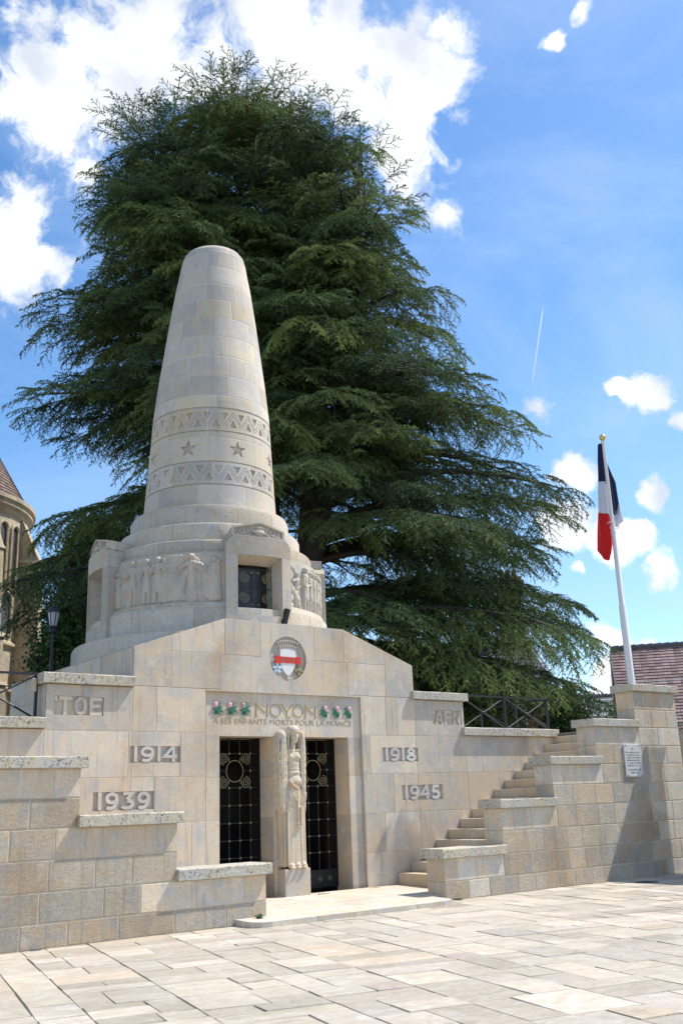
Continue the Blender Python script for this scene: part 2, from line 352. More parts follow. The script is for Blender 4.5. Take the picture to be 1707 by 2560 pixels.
# ================================================================== MEMORIAL
mem=thing('war_memorial',(0,0,0),'pale limestone war memorial with a tapering round tower above a gabled entrance wall','war memorial')
FC=[0,.71,1.41,2.13,2.85,3.59]
# dates and theatre names sunk into the wall: (x0,x1,z0,z1,text)
PAN=[(-3.11,-2.19,2.36,2.62,'1914'),(-3.71,-2.66,1.63,1.91,'1939'),(2.19,3.11,2.36,2.62,'1918'),(2.64,3.71,1.63,1.91,'1945'),(-4.41,-3.58,3.09,3.38,"'TOE"),(3.56,4.37,3.09,3.37,"'AFN")]
H=[p[:4] for p in PAN]
mb=MB()
wall(mb,1.70,3.075,FC[0:6],front(0),{0:[2.34],1:[2.19],2:[2.44,2.73],3:[1.89],4:[2.32,2.61]},holes=H,seed=3,j=.004)
wall(mb,3.075,4.44,FC[0:5]+[3.565],front(0),{0:[3.9],1:[3.10,4.2],2:[],3:[3.12],4:[]},holes=H,seed=4,j=.004)
wall(mb,4.44,7.25,FC[0:4]+[2.87],front(0),{1:[5.6],2:[4.46,5.73],3:[4.89,6.33]},holes=H,seed=5,j=.004,avg=1.2)
wall(mb,-3.075,-1.70,FC[0:6],front(0),{0:[-2.3],1:[-2.7,-1.96],2:[-2.65],3:[-2.18],4:[-2.64]},holes=H,seed=6,j=.004)
wall(mb,-4.54,-3.075,FC[0:5]+[3.565],front(0),{2:[-4.0],3:[-3.13],4:[]},holes=H,seed=7,j=.004)
wall(mb,-8.3,-4.54,FC[0:4]+[2.87],front(0),None,holes=H,seed=8,j=.004,avg=1.2)
# gable stones
CX,CZ,CR=.03,4.21,.41
def gp(pts,t):
    "convex polygon stone on the gable"
    P=[Vector((a,b)) for a,b in pts]; c=sum(P,Vector((0,0)))/len(P); k=len(P)
    def ins(d):
        o=[]
        for i in range(k):
            a,b,cn=P[i-1],P[i],P[(i+1)%k]; e1=(b-a).normalized(); e2=(cn-b).normalized()
            n1=Vector((-e1.y,e1.x)); n2=Vector((-e2.y,e2.x)); den=1+n1.dot(n2); o.append(b+(n1+n2)*d/max(den,.2))
        return o
    A=ins(.004);B=ins(.010); f=front(0)
    mb.poly([f(p.x,p.y,0) for p in B],t)
    for i in range(k): jn=(i+1)%k; mb.poly([f(A[i].x,A[i].y,.0045),f(A[jn].x,A[jn].y,.0045),f(B[jn].x,B[jn].y,0),f(B[i].x,B[i].y,0)],t)
def quarter(sx,sz,x1,z1,t):
    "stone with the quarter disc of the medallion cut out of its corner"
    pts=[(CX+sx*CR,CZ),(x1,CZ),(x1,z1),(CX,z1),(CX,CZ+sz*CR)]+[(CX+sx*CR*math.sin(a),CZ+sz*CR*math.cos(a)) for a in [R_(90*i/12) for i in range(1,12)]]
    mb.poly([(u,0,v) for u,v in pts],t)
    for i in range(12):
        a,b=R_(90*i/12),R_(90*(i+1)/12)
        mb.poly([(CX+sx*CR*math.sin(w),yy,CZ+sz*CR*math.cos(w)) for w,yy in ((a,0),(b,0),(b,.05),(a,.05))],t)
zr=lambda x: 4.85-(abs(x)-1.33)*(4.85-4.24)/(3.075-1.33)   # top of the sloping shoulders
T1=tint();T2=tint();T3=tint(v=.6)
quarter(-1,-1,-1.40,3.59,T1); quarter(1,-1,1.40,3.59,T2); quarter(-1,1,-.57,4.85,T3); quarter(1,1,.63,4.85,T3)
gp([(-1.33,4.21),(-.57,4.21),(-.57,4.85),(-1.33,4.85)],tint(.6,.3)); gp([(.63,4.21),(1.33,4.21),(1.33,4.85),(.63,4.85)],tint(.7,.35))
gp([(-2.38,3.59),(-1.40,3.59),(-1.40,4.21),(-2.38,4.21)],tint()); gp([(1.40,3.59),(2.35,3.59),(2.35,4.21),(1.40,4.21)],tint())
gp([(-3.075,3.59),(-2.38,3.59),(-2.38,zr(2.38)),(-3.075,4.24)],tint()); gp([(2.35,3.59),(3.075,3.59),(3.075,4.24),(2.35,zr(2.35))],tint())
gp([(-2.38,4.21),(-1.33,4.21),(-1.33,4.85),(-2.38,zr(2.38))],tint(.4,.6)); gp([(1.33,4.21),(2.35,4.21),(2.35,zr(2.35)),(1.33,4.85)],tint(.4,.6))
# panels sunk behind the raised figures
for (a,b,c,d,_) in PAN:
    t=(.1,.25,0.1); mb.poly([(a,.035,c),(b,.035,c),(b,.035,d),(a,.035,d)],t)
    for P4 in (((a,c),(b,c)),((b,c),(b,d)),((b,d),(a,d)),((a,d),(a,c))):
        (p,q),(r_,s_)=P4; mb.poly([(p,0,q),(r_,0,s_),(r_,.035,s_),(p,.035,q)],t)
mb.poly([(CX+(CR)*math.sin(R_(i*7.5)),.045,CZ+CR*math.cos(R_(i*7.5))) for i in range(48)],(.1,.2,0))
# recess returns
t=(.5,.4,0)
mb.box(-1.70,1.70,.0071,.008,3.56,3.59,t)
mb.poly([(-1.70,0,3.56),(1.70,0,3.56),(1.70,.06,3.56),(-1.70,.06,3.56)],t)
for s in (-1,1): mb.poly([(s*1.70,0,.05),(s*1.70,.06,.05),(s*1.70,.06,3.56),(s*1.70,0,3.56)],t)
mb.box(-1.70,1.70,0.0,.007,3.56,3.59,(.4,.5,0))
# outer return faces of the high parts
wall(mb,.01,.45,[2.87,3.565],leftface(-4.545),None,avg=.6,seed=3)
wall(mb,.01,.45,[3.05,3.565],rightface(4.445),None,avg=.6,seed=3)
wall(mb,.01,5.7,[3.0,3.72,4.24],leftface(-3.085),None,avg=.9,seed=9)
wall(mb,.01,5.7,[3.0,3.72,4.24],rightface(3.085),None,avg=.9,seed=10)
mb.build('facade_wall',M['stone'],mem)
# masonry core (joint plane)
mb=MB(); t=(.5,.6,0)
for a,b in ((1.70,3.078),(-3.078,-1.70)): mb.box(a,b,.007,5.7,0,3.59,t)
mb.box(3.078,4.438,.007,.45,G0,3.56,t); mb.box(4.438,7.25,.007,.45,G0,2.865,t)
mb.box(-4.538,-3.078,.007,.45,G0,3.56,t); mb.box(-8.3,-4.538,.007,.45,G0,2.865,t)
# number recesses would be filled by the core: cut it back by building the core skin behind them
mb.build('wall_core',M['mortar'],mem) if False else None
def core(mb,x0,x1,z0,z1,y1,holes):
    "joint plane with openings, then the body behind"
    stone_holes(mb,x0,x1,z0,z1,lambda u,v,n:(u,.0045+n,v),(.5,.6,0),list(holes),(0,0,0,0),d=0,bev=0)
    mb.box(x0,x1,.06,y1,z0,z1)
mb=MB()
core(mb,1.703,3.078,0,3.59,5.7,H); core(mb,-3.078,-1.703,0,3.59,5.7,H)
core(mb,3.078,4.438,G0,3.56,.45,H); core(mb,4.438,7.25,G0,2.865,.45,H)
core(mb,-4.538,-3.078,G0,3.56,.45,H); core(mb,-8.3,-4.538,G0,2.865,.45,H)
gpf=[(-3.078,3.595),(3.078,3.595),(3.078,4.235),(1.33,4.845),(-1.33,4.845),(-3.078,4.235)]
mb.prism(gpf,.06,5.7,lambda u,v,n:(u,n,v))
# joint plane of the gable, left open at the medallion
for sx in (-1,1):
    x1=sx*3.078
    arc=[(CX+sx*CR*math.sin(R_(a)),CZ+CR*math.cos(R_(a))) for a in range(0,181,10)]
    mb.poly([(u,.0045,v) for u,v in ([(CX,4.845)]+([(1.33*sx,4.845)])+[(x1,4.235),(x1,3.595),(CX,3.595)]+arc[::-1])])
mb.build('mortar_joint',M['mortar'],mem)
# top copings of the gable (weathered upper faces)
mb=MB()
for pts in ([(-1.34,4.852),(1.34,4.852),(1.34,4.905),(-1.34,4.905)],):
    pass
mb.prism([(-1.335,4.848),(1.335,4.848),(1.335,4.856),(-1.335,4.856)],.004,5.7,lambda u,v,n:(u,n,v),tint(.2,.6))
for s in (-1,1): mb.prism([(s*1.335,4.856),(s*1.335,4.848),(s*3.08,4.238),(s*3.08,4.246)],.004,5.7,lambda u,v,n:(u,n,v),tint(.2,.6))
mb.build('gable_top',M['cap'],mem)
# copings on the facade wings
def coping(x0,x1,y0,y1,z0,z1,parent,seed=0,splits=1):
    mb=MB(); r=random.Random(seed); 
    for i in range(splits):
        a=x0+(x1-x0)*i/splits+(.002 if i else 0); b=x0+(x1-x0)*(i+1)/splits-(.002 if i<splits-1 else 0)
        n=8; bev=.014; top=[]; 
        # slightly worn, wavy arris along the front
        ys=[y0+bev*r.uniform(.7,1.8) for _ in range(n+1)]; zs=[z1-bev*r.uniform(.4,1.5) for _ in range(n+1)]; zt=[z1+r.uniform(-.003,.003) for _ in range(n+1)]
        X=[a+(b-a)*k/n for k in range(n+1)]
        tt=(r.random()*.6,r.uniform(.35,.9),.05)
        for k in range(n):
            mb.poly([(X[k],y0,z0+.008),(X[k+1],y0,z0+.008),(X[k+1],y0,zs[k+1]),(X[k],y0,zs[k])],tt)
            mb.poly([(X[k],y0,zs[k]),(X[k+1],y0,zs[k+1]),(X[k+1],ys[k+1],zt[k+1]),(X[k],ys[k],zt[k])],tt)
            mb.poly([(X[k],ys[k],zt[k]),(X[k+1],ys[k+1],zt[k+1]),(X[k+1],y1,zt[k+1]),(X[k],y1,zt[k])],tt)
            mb.poly([(X[k],y0+.008,z0),(X[k],y1,z0),(X[k+1],y1,z0),(X[k+1],y0+.008,z0)],tt)
            mb.poly([(X[k],y0,z0+.008),(X[k],y0+.008,z0),(X[k+1],y0+.008,z0),(X[k+1],y0,z0+.008)],tt)
            mb.poly([(X[k+1],y1,z0),(X[k],y1,z0),(X[k],y1,zt[k]),(X[k+1],y1,zt[k+1])],tt)
        for k,x in ((0,a),(n,b)): mb.poly([(x,y0,z0+.008),(x,y0+.008,z0),(x,y1,z0),(x,y1,zt[k]),(x,ys[k],zt[k]),(x,y0,zs[k])],tt)
    return mb.build('coping',M['cap'],parent)
coping(3.01,4.52,-.085,.55,3.57,3.73,mem,1); coping(-4.62,-3.07,-.085,.55,3.57,3.735,mem,2)
coping(4.36,7.30,-.085,.50,2.872,3.035,mem,3,2); coping(-8.3,-4.545,-.085,.50,2.875,3.04,mem,4,2)
# ---------------- entrance surround
mb=MB(); y=.05
f=front(y)
def jamb(a,b,z0,cs,seed,mp=f): wall(mb,a,b,cs,mp,None,avg=2,j=.003,seed=seed,hue=.5)
jamb(-1.70,-1.40,0,[.1,.71,1.41,2.11,2.80],21); jamb(1.40,1.70,0,[.1,.71,1.41,2.11,2.80],22); jamb(-.30,.30,0,[.1,.71,1.41,2.11,2.80],23)
wall(mb,-1.70,1.70,[2.80,3.56],f,{0:[-.42,.52]},j=.002,seed=24,hue=.25,d=.003,bev=.002)
for a,b,s in ((-1.70,-1.40,1),(1.40,1.70,-1),(-.30,.30,0)):
    mb.box(a+.004,b-.004,y+.004,.53,.05,2.81,(.5,.45,0))
mb.box(-1.70,1.70,y+.004,.9,2.803,3.56,(.4,.5,0))
# reveals
for x,mp in ((1.40,leftface(1.40)),(-.30,leftface(-.303)),(.30,rightface(.303)),(-1.40,rightface(-1.40))):
    wall(mb,y+.004,.5,[.1,.71,1.41,2.11,2.80],mp,None,avg=2,j=.003,seed=30,hue=.8)
mb.build('door_surround',M['stone'],mem)
mb=MB(); t=(.5,.3,0)   # chamber and pier backs behind the gates, near-black throughout
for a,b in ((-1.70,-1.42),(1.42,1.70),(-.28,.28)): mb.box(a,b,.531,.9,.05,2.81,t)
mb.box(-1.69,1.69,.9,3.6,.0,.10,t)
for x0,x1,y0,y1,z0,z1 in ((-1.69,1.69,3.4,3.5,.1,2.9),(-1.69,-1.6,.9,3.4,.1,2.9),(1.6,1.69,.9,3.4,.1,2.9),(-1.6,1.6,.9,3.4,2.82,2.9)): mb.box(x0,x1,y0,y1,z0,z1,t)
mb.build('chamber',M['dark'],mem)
mb=MB(); mb.box(1.585,1.598,1.2,2.3,1.2,2.55,(.2,.6,0)); mb.build('name_plaque',M['darkglass'],mem)
mb=MB(); mb.box(.5,1.5,3.37,3.398,1.3,2.4,(.2,.6,0)); mb.build('name_plaque',M['darkglass'],mem)
# ---------------- lettering
def text_mesh(txt,size_h,width=None,depth=.02,offset=0.0,bevel=0.0,spacing=1.0):
    cu=bpy.data.curves.new('t','FONT'); cu.body=txt; cu.size=1; cu.extrude=depth/2; cu.offset=offset; cu.space_character=spacing; cu.resolution_u=3
    o=bpy.data.objects.new('t',cu); COL.objects.link(o); dg=bpy.context.evaluated_depsgraph_get(); dg.update()
    me=bpy.data.meshes.new_from_object(o.evaluated_get(dg)); bpy.data.objects.remove(o)
    n=len(me.vertices); a=np.empty(n*3,dtype=np.float32); me.vertices.foreach_get('co',a); a=a.reshape(-1,3)
    mn,mx=a.min(0),a.max(0); s=size_h/(mx[1]-mn[1]); w=(mx[0]-mn[0])*s; sx=s if width is None else width/(mx[0]-mn[0])
    F=[tuple(p.vertices) for p in me.polygons]
    return (a[:,0]-(mn[0]+mx[0])/2)*sx,(a[:,1]-mn[1])*s,a[:,2],F,w
def add_text(mb,txt,xc,z0,h,y,width=None,depth=.02,offset=0.,t=(.3,.5,0),mi=0,mp=None):
    X,Z,D,F,w=text_mesh(txt,h,width,depth,offset)
    mp=mp or (lambda u,v,n:(u,n,v))
    mb.raw([mp(xc+float(a),z0+float(b),y-float(c)) for a,b,c in zip(X,Z,D)],F,t,mi)
def digit_glyph(mb,ch,x,z,w,h,y0,y1,t):
    "stout carved numeral / letter built from thick strokes"
    th=h*.20; S=[]
    def arc(cx,cz,rx,rz,a0,a1,n=14): return [(cx+rx*math.cos(R_(a0+(a1-a0)*i/n)),cz+rz*math.sin(R_(a0+(a1-a0)*i/n))) for i in range(n+1)]
    k=th/2
    if ch=='1': S=[[(w*.5,k*.2),(w*.5,h)]]
    elif ch=='9': S=[arc(w/2,h*.66,w*.5-k,h*.34-k,0,360,22),arc(w/2,h*.66,w*.5-k,h*.34,0,-8,2)+arc(w*.36,h*.55,w*.64-k,h*.55-k,0,-118,12)]
    elif ch=='4': S=[[(w*.74,0),(w*.74,h)],[(w*.70,h-k*.3),(k*.6,h*.36),(w,h*.36)]]
    elif ch=='8': S=[arc(w/2,h*.74,w*.38-k,h*.26-k,0,360,20),arc(w/2,h*.28,w*.5-k,h*.28-k,0,360,20)]
    elif ch=='3': S=[[(k,h-k),(w-k*1.3,h-k),(w*.42,h*.60)],arc(w*.42,h*.31,w*.58-k,h*.31-k,85,-150,16)]
    elif ch=='5': S=[[(w-k,h-k),(w*.28,h-k),(w*.20,h*.52)],arc(w*.42,h*.33,w*.56-k,h*.33-k,135,-140,16)]
    elif ch=="'": S=[[(w*.5,h*.72),(w*.5,h)]]
    elif ch=='T': S=[[(w*.5,0),(w*.5,h)],[(0,h-k),(w,h-k)]]
    elif ch=='O': S=[arc(w/2,h/2,w*.5-k,h*.5-k,0,360,26)]
    elif ch=='E': S=[[(w,h-k),(k,h-k),(k,k),(w,k)],[(k,h/2),(w*.85,h/2)]]
    elif ch=='A': S=[[(k*.5,0),(w*.5,h-k*.6),(w-k*.5,0)],[(w*.2,h*.3),(w*.8,h*.3)]]
    elif ch=='F': S=[[(w,h-k),(k,h-k),(k,0)],[(k,h/2),(w*.85,h/2)]]
    elif ch=='N': S=[[(k,0),(k,h-k*.5),(w-k,k*.5),(w-k,h)]]
    for q_,pl in enumerate(S):
        P=[Vector(p) for p in pl]; n=len(P); L=[];Rr=[]
        closed=(P[0]-P[-1]).length<1e-4
        for i in range(n):
            if closed: d=(P[(i+1)%(n-1)]-P[(i-1)%(n-1)]) 
            else: d=(P[min(i+1,n-1)]-P[max(i-1,0)])
            if 0<i<n-1 and not closed:
                e1=(P[i]-P[i-1]).normalized(); e2=(P[i+1]-P[i]).normalized(); m_=(e1+e2); m_=m_.normalized() if m_.length>.2 else e1
                nn_=Vector((-m_.y,m_.x)); sc=1/max(.45,nn_.dot(Vector((-e1.y,e1.x))))
            else:
                d=d.normalized(); nn_=Vector((-d.y,d.x)); sc=1
            L.append(P[i]+nn_*k*sc); Rr.append(P[i]-nn_*k*sc)
        yy=y0-.0015*q_
        for i in range(n-1):
            V=[(x+a.x,yb,z+a.y) for yb in (yy,y1) for a in (L[i],L[i+1],Rr[i+1],Rr[i])]
            mb.raw(V,[(0,1,2,3),(4,7,6,5),(0,4,5,1),(3,2,6,7),(0,3,7,4),(1,5,6,2)],t)
for (a,b,c,d,txt) in PAN:
    mb=MB(); h=(d-c)*.99; W_=b-a
    if txt[0]=="'": ws=[.10 if ch=="'" else 1.0 for ch in txt]; gap=.05*W_
    else: ws=[.38 if ch=='1' else 1.0 for ch in txt]; gap=.05*W_
    pad=.03*W_ if txt[0]=="'" else .07*W_
    unit=(W_-2*pad-gap*(len(txt)-1))/sum(ws); x=a+pad
    for ch,w in zip(txt,ws):
        digit_glyph(mb,ch,x,c+.003,unit*w,h*.985,(.004 if txt[0]=="'" else -.004),.034,(rnd.random()*.4,rnd.uniform(.5,.9),.2)); x+=unit*w+gap
    mb.build('year_inscription' if txt[0]!="'" else 'theatre_inscription',M['digit'] if txt[0]!="'" else M['stone'],mem,label=('raised stone '+('year %s'%txt if txt[0]!="'" else 'letters %s'%txt[1:])+' in a sunk panel'))
# NOYON (thin gilt strokes) and the dedication below
mb=MB()
def stroke(pts,r): mb.tube([(u,.046,v) for u,v in pts],r,5)
z0,z1=3.165,3.375; hN=z1-z0
def O_(xc,w): stroke([(xc+w/2*math.cos(R_(a)),(z0+z1)/2+hN/2*math.sin(R_(a))) for a in range(0,361,15)],.0085)
def N_(x,w):
    stroke([(x,z0),(x,z1)],.010); stroke([(x+w,z0),(x+w,z1)],.010); stroke([(x-.02,z1),(x+w*.84,z0+hN*.30)],.0085); stroke([(x-.03,z0),(x+.03,z0)],.006); stroke([(x+w-.03,z0),(x+w+.03,z0)],.006)
N_(-.65,.235); O_(-.235,.225); stroke([(-.107,z1),(.01,z0+hN*.42),(.01,z0)],.010); stroke([(.135,z1),(.01,z0+hN*.42)],.0085); stroke([(.0,z0),(.115,z0)],.008); O_(.262,.225); N_(.425,.225)
mb.build('town_name_lettering',M['giltpaint'],mem,label='thin gilt letters NOYON')
mb=MB(); add_text(mb,'A SES ENFANTS MORTS POUR LA FRANCE',-.02,3.018,.088,.047,width=3.03,depth=.004,offset=-.012)
mb.build('dedication_lettering',M['brownpaint'],mem,label='faded brown letters A SES ENFANTS MORTS POUR LA FRANCE')
# six painted roses
def leaf(mb,x,z,ang,L,w,y,mi):
    ca,sa=math.cos(ang),math.sin(ang); P=[]
    for s_ in range(0,7): u=s_/6; P.append((u*L,w*math.sin(PI*u**.8)))
    P=P+[(a,-b) for a,b in P[-2:0:-1]]
    mb.prism([(x+a*ca-b*sa,z+a*sa+b*ca) for a,b in P],y,y+.012,lambda u,v,n:(u,n,v),(.3,.5,0),mi)
for i,(xc,fl) in enumerate(((-1.435,1),(-1.15,1),(-.87,1),(.83,-1),(1.11,-1),(1.40,-1))):
    s=fl; rose=MB(); zc=3.28; w=.115
    rose.prism([(xc-w,zc-.115),(xc+w,zc-.115),(xc+w,zc+.115),(xc-w,zc+.115)],.046,.049,lambda u,v,n:(u,n,v),(.3,.3,0),0)
    ro=rose.build('rose_panel',M['stone'],mem)
    lv=MB(); rx,rz=xc-s*.05,zc+.055
    lv.tube([(rx,.040,rz),(xc+s*.0,.040,zc-.03),(xc-s*.06,.040,zc-.10)],.008,5)
    for a,L in ((-20,.15),(28,.14),(62,.13),(-62,.13),(-100,.10),(200,.09),(240,.07),(5,.10)):
        a=a if s>0 else 180-a; a0=R_(a+rnd.uniform(-8,8)); leaf(lv,xc-s*.03,zc-.015,a0,L*rnd.uniform(.85,1.05),.021,.034-.001*rnd.random(),0)
    for a in (-100,-130,-60): 
        a=a if s>0 else 180-a; leaf(lv,xc-s*.04,zc-.05,R_(a),.075,.018,.032,0)
    lv.build('rose_leaves',M['green'],ro)
    ph=MB(); fade=(i==2)
    for k in range(8):
        an=2*PI*k/8; ph.ell((rx+.027*math.cos(an),.034,rz+.027*math.sin(an)),(.021,.010,.021),nu=8,nv=5)
    ph.ell((rx,.030,rz),(.032,.014,.032),nu=12,nv=6)
    ph.build('rose_bloom',M['relief'] if fade else M['pink'],ro,smooth=True)
    pl=MB(); pl.tube([(rx+(.030-.0022*k)*math.cos(k*.75),.0155,rz+(.030-.0022*k)*math.sin(k*.75)) for k in range(13)],.0035,4); pl.build('petal_line',M['pinkline'] if not fade else M['relief'],ro)
# ---------------- coat of arms in the medallion
def fy(u,v,n): return (u,n,v)
arms=MB(); arms.lathe([(.0,0),(.0,0)],n=3) if False else None
arms.prism([(CX+.40*math.sin(R_(i*10)),CZ+.40*math.cos(R_(i*10))) for i in range(36)],.0435,.0446,fy,(.1,.15,0))
arms=arms.build('coat_of_arms',M['relief'],mem)
sh=MB(); L=[(-.17,.19),(.17,.19),(.17,-.03),(.158,-.10),(.135,-.165),(.10,-.225),(.055,-.275),(0,-.32),(-.055,-.275),(-.10,-.225),(-.135,-.165),(-.158,-.10),(-.17,-.03)]
sh.prism([(CX+a,CZ+b) for a,b in L],.005,.043,fy); sh.build('shield',M['white'],arms)
bd=MB(); bd.prism([(CX-.29,CZ+.035),(CX+.29,CZ+.03),(CX+.275,CZ-.085),(CX-.275,CZ-.08)],-.004,.02,fy)
for s in (-1,1): bd.box(CX+s*.235-.05,CX+s*.235+.05,-.008,.012,CZ-.095,CZ+.045)
bd.build('red_band',M['red'],arms)
bt=MB()
for r_ in (0,1):
    x=CX-.155
    while x<CX+.15:
        w=rnd.choice((.008,.014,.014)); bt.box(x,x+w*.5,-.0065,-.003,CZ-.005-.042*r_,CZ+.022-.042*r_); x+=.022
bt.build('band_lettering',M['bronze'],arms)
cr=MB(); cw=.19
arcp=[(CX+a*cw,CZ+.235-.035*(abs(a))**2) for a in np.linspace(-1,1,9)]
cr.prism([(u,v) for u,v in arcp]+[(u*.96+CX*.04,v-.045) for u,v in arcp[::-1]],.002,.043,fy)
cr.prism([(u,v+.015) for u,v in arcp]+[(u,v+.002) for u,v in arcp[::-1]],-.008,.043,fy)
for k in range(9):
    a=(k-4)/4; x=CX+a*cw*1.13; zb=CZ+.255-.035*a*a; cr.tube([(CX+a*cw*.97,.015,zb-.01),(x,.015,zb+.05)],.012,6); cr.ell((x+.006*a,.012,zb+.07),(.023,.016,.026),nu=8,nv=6)
cr.build('mural_crown',M['relief'],arms,smooth=False)
def cross(xc,zc,r,mat,name,arms_n,core):
    c=MB()
    for k in range(arms_n):
        a=R_(90+360*k/arms_n); ca,sa=math.cos(a),math.sin(a)
        pts=[(r*.2,-.022),(r,-r*.36),(r*.86,0),(r,r*.36),(r*.2,.022)]
        c.prism([(xc+u*ca-v*sa,zc+u*sa+v*ca) for u,v in pts],.006,.04,fy)
    c.ell((xc,.010,zc),(r*.3,.015,r*.3),nu=10,nv=6)
    o=c.build(name,mat,arms)
    g=MB()
    for k in range(arms_n):
        a=R_(90+360*(k+.5)/arms_n); ca,sa=math.cos(a),math.sin(a)
        g.prism([(xc+u*ca-v*sa,zc+u*sa+v*ca) for u,v in [(r*.2,-.02),(r*.85,-.022),(r*.85,.022),(r*.2,.02)]],.018,.04,fy)
    g.ell((xc,-.002,zc),(r*.18,.010,r*.18),nu=8,nv=5)
    g.build('medal_wreath',core,arms)
cross(CX-.235,CZ-.185,.10,M['blueenamel'],'white_cross_medal',5,plain('dark_green_enamel',(.03,.09,.07),.4))
cross(CX+.245,CZ-.20,.105,M['bronze'],'bronze_cross_medal',4,M['bronze'])
pd=MB(); pd.ell((CX,.02,CZ-.365),(.035,.02,.035)); pd.build('pendant',M['relief'],arms,smooth=True)
# ================================================================== TOWER
AX,AY=0.0,2.80
def cyl(a,z,r): return (AX+r*math.sin(a),AY-r*math.cos(a),z)
def ring(name,R,z0,z1,m,phase,mat,bev=.02,zin=None,label=None,core_r=None,rough=.15,seed=1,cs=None):
    "one course of curved blocks, worn arris on top"
    mb=MB(); r=random.Random(seed); g=.0022
    for k in range(m):
        a0=phase+2*PI*k/m+g/R*1.2; a1=phase+2*PI*(k+1)/m-g/R*1.2; t=(r.random()**1.5*.7,r.random(),rough)
        prof=[(R-.006,z0+.003),(R,z0+.009)]
        if cs:
            pass
        prof+=[(R,z1-bev*1.6),(R-bev*.5,z1-bev*.5),(R-bev*1.7,z1),(zin or R-.5,z1+.002)]
        mb.lathe(prof,(AX,AY,0),a0,a1,max(3,int(96/m)),t)
    mb.lathe([(R-.008,z0),(R-.008,z1-bev*1.2),(R-.04,z1-.006),(zin or R-.5,z1-.006)],(AX,AY,0),n=96,t=(.4,.5,0))
    return mb.build(name,mat,mem,smooth=False,label=label)
def smooth_by_angle(o,ang=35):
    me=o.data; me.polygons.foreach_set('use_smooth',[True]*len(me.polygons))
    try: me.set_sharp_from_angle(angle=R_(ang))
    except Exception: pass
for args in (("drum_base",2.78,3.7,4.72,14,.1,.05),("tier_ring",2.14,6.25,6.58,15,.25,.03),("tier_ring",1.90,6.58,6.99,13,.05,.035),("tier_ring",1.67,6.99,7.44,12,.33,.06)):
    o=ring(args[0],args[1],args[2],args[3],args[4],args[5],M['tier'],bev=args[6],zin=args[1]-.7,seed=args[4]); smooth_by_angle(o)
o=ring('drum_wall',2.44,4.72,5.19,12,.4,M['tier'],bev=.01,zin=2.0,seed=3); smooth_by_angle(o)
# ---- cone as one carved skin: joints, zig-zag bands and stars cut into it
zc=np.array([7.44,7.94,8.44,8.98,9.66,9.96,10.44,10.93,11.43,11.91,12.37,12.80,13.29,13.66,14.3])
def coneR(z): return np.interp(z,[7.40,8.5,9.85,10.7,11.55,12.3,12.95,13.4,13.70,13.84,13.93,13.985,14.01,14.02],[1.43,1.352,1.272,1.175,1.062,.960,.865,.785,.735,.695,.63,.54,.38,.0])
NZ,NA=640,760
zz=np.concatenate([np.linspace(7.42,13.72,NZ-26),np.linspace(13.725,14.02,26)]); aa=np.linspace(0,2*PI,NA,endpoint=False)-PI
ZZ,AA=np.meshgrid(zz,aa); RR=coneR(zz)[None,:].repeat(NA,0); dep=np.zeros_like(RR)
rg=np.random.RandomState(5); T=np.zeros(RR.shape+(3,))
nblk=[9,9,8,9,9,9,9,8,8,8,7,7,7,7]
nblk=[9,10,8,9,9,9,8,8,8,8,8,7,7,6]
for i in range(14):
    z0,z1=zc[i],zc[i+1]; sel=(ZZ>=z0)&(ZZ<z1); m=nblk[i]; ph=rg.rand()
    k=np.floor((AA/(2*PI)+ph)*m).astype(int)%m; fr=((AA/(2*PI)+ph)*m)%1.0; 
    h=rg.rand(m)**1.4*(.95 if 8.9<z0<12 else .6); v=rg.rand(m)
    if 2<=i<=7: h=np.where(rg.rand(m)<.5,h+.35,h)
    for c,arr in enumerate((h,v,np.full(m,.12))): T[...,c]=np.where(sel,arr[k],T[...,c])
    dj=np.minimum(fr,1-fr)*2*PI/m*RR; 
    J=sel&(dj<.0075); dep[J]=np.maximum(dep[J],.004)
    T[J]=(.9,1.5,0)
    if z0>7.5:
        Jh=np.abs(ZZ-z0)<.0062; dep[Jh]=np.maximum(dep[Jh],.004); T[Jh]=(.9,1.5,0)
def groove(z): 
    g=np.abs(ZZ-z)<.011; dep[g]=.022; T[g]=(.3,.2,0)
for z in (7.94,8.44,9.13,9.66): groove(z)
per=2*PI/22
def tri_band(zb,zt,phu):
    # phu = azimuth of an upright triangle
    u=((AA-phu)/per+.5)%1.0-.5; v=(ZZ-zb)/(zt-zb)
    def tri(uc,v0,v1,wb,up):
        x=np.abs(((u-uc+.5)%1.0)-.5); 
        s=(v1-v)/(v1-v0) if up else (v-v0)/(v1-v0)
        return (v>v0)&(v<v1)&(x<wb*s)
    A=tri(0,.17,.50,.19,True); B=tri(.5,.50,.83,.19,False)
    dep[A|B]=.034
    # zig-zag fillet between the two rows
    x=np.abs(u); zl=.78-(x/.5)*.60      # from apex over the upright triangle down to the base
    d=np.abs(v-zl)
    g=(np.abs(d-.085)<.020)&(v>.14)&(v<.86); dep[g&(dep<.02)]=.012
tri_band(7.96,8.43,R_(-31.6)); tri_band(9.15,9.64,R_(-26.2))
for k in range(8):
    a0=R_(-5.8+45*k); z0=8.745; dx=((AA-a0+PI)%(2*PI)-PI)*1.335; dz=ZZ-z0
    rr=np.hypot(dx,dz); an=np.arctan2(dx,dz); s5=np.abs(((an/(2*PI)*5+.5)%1.0)-.5)*2*PI/5   # angle from nearest tip
    # star outline: line from tip (r=.185) to notch (r=.075 at 36 deg)
    R1,R2,th=.185,.072,PI/5; edge=R1*R2*np.sin(th)/(R1*np.sin(s5)+R2*np.sin(th-s5))
    ins=rr<edge; f=np.clip(1-rr/edge,0,1)
    dd=.045-.055*f*(1-s5/th*.65); dep=np.where(ins,dd,dep)
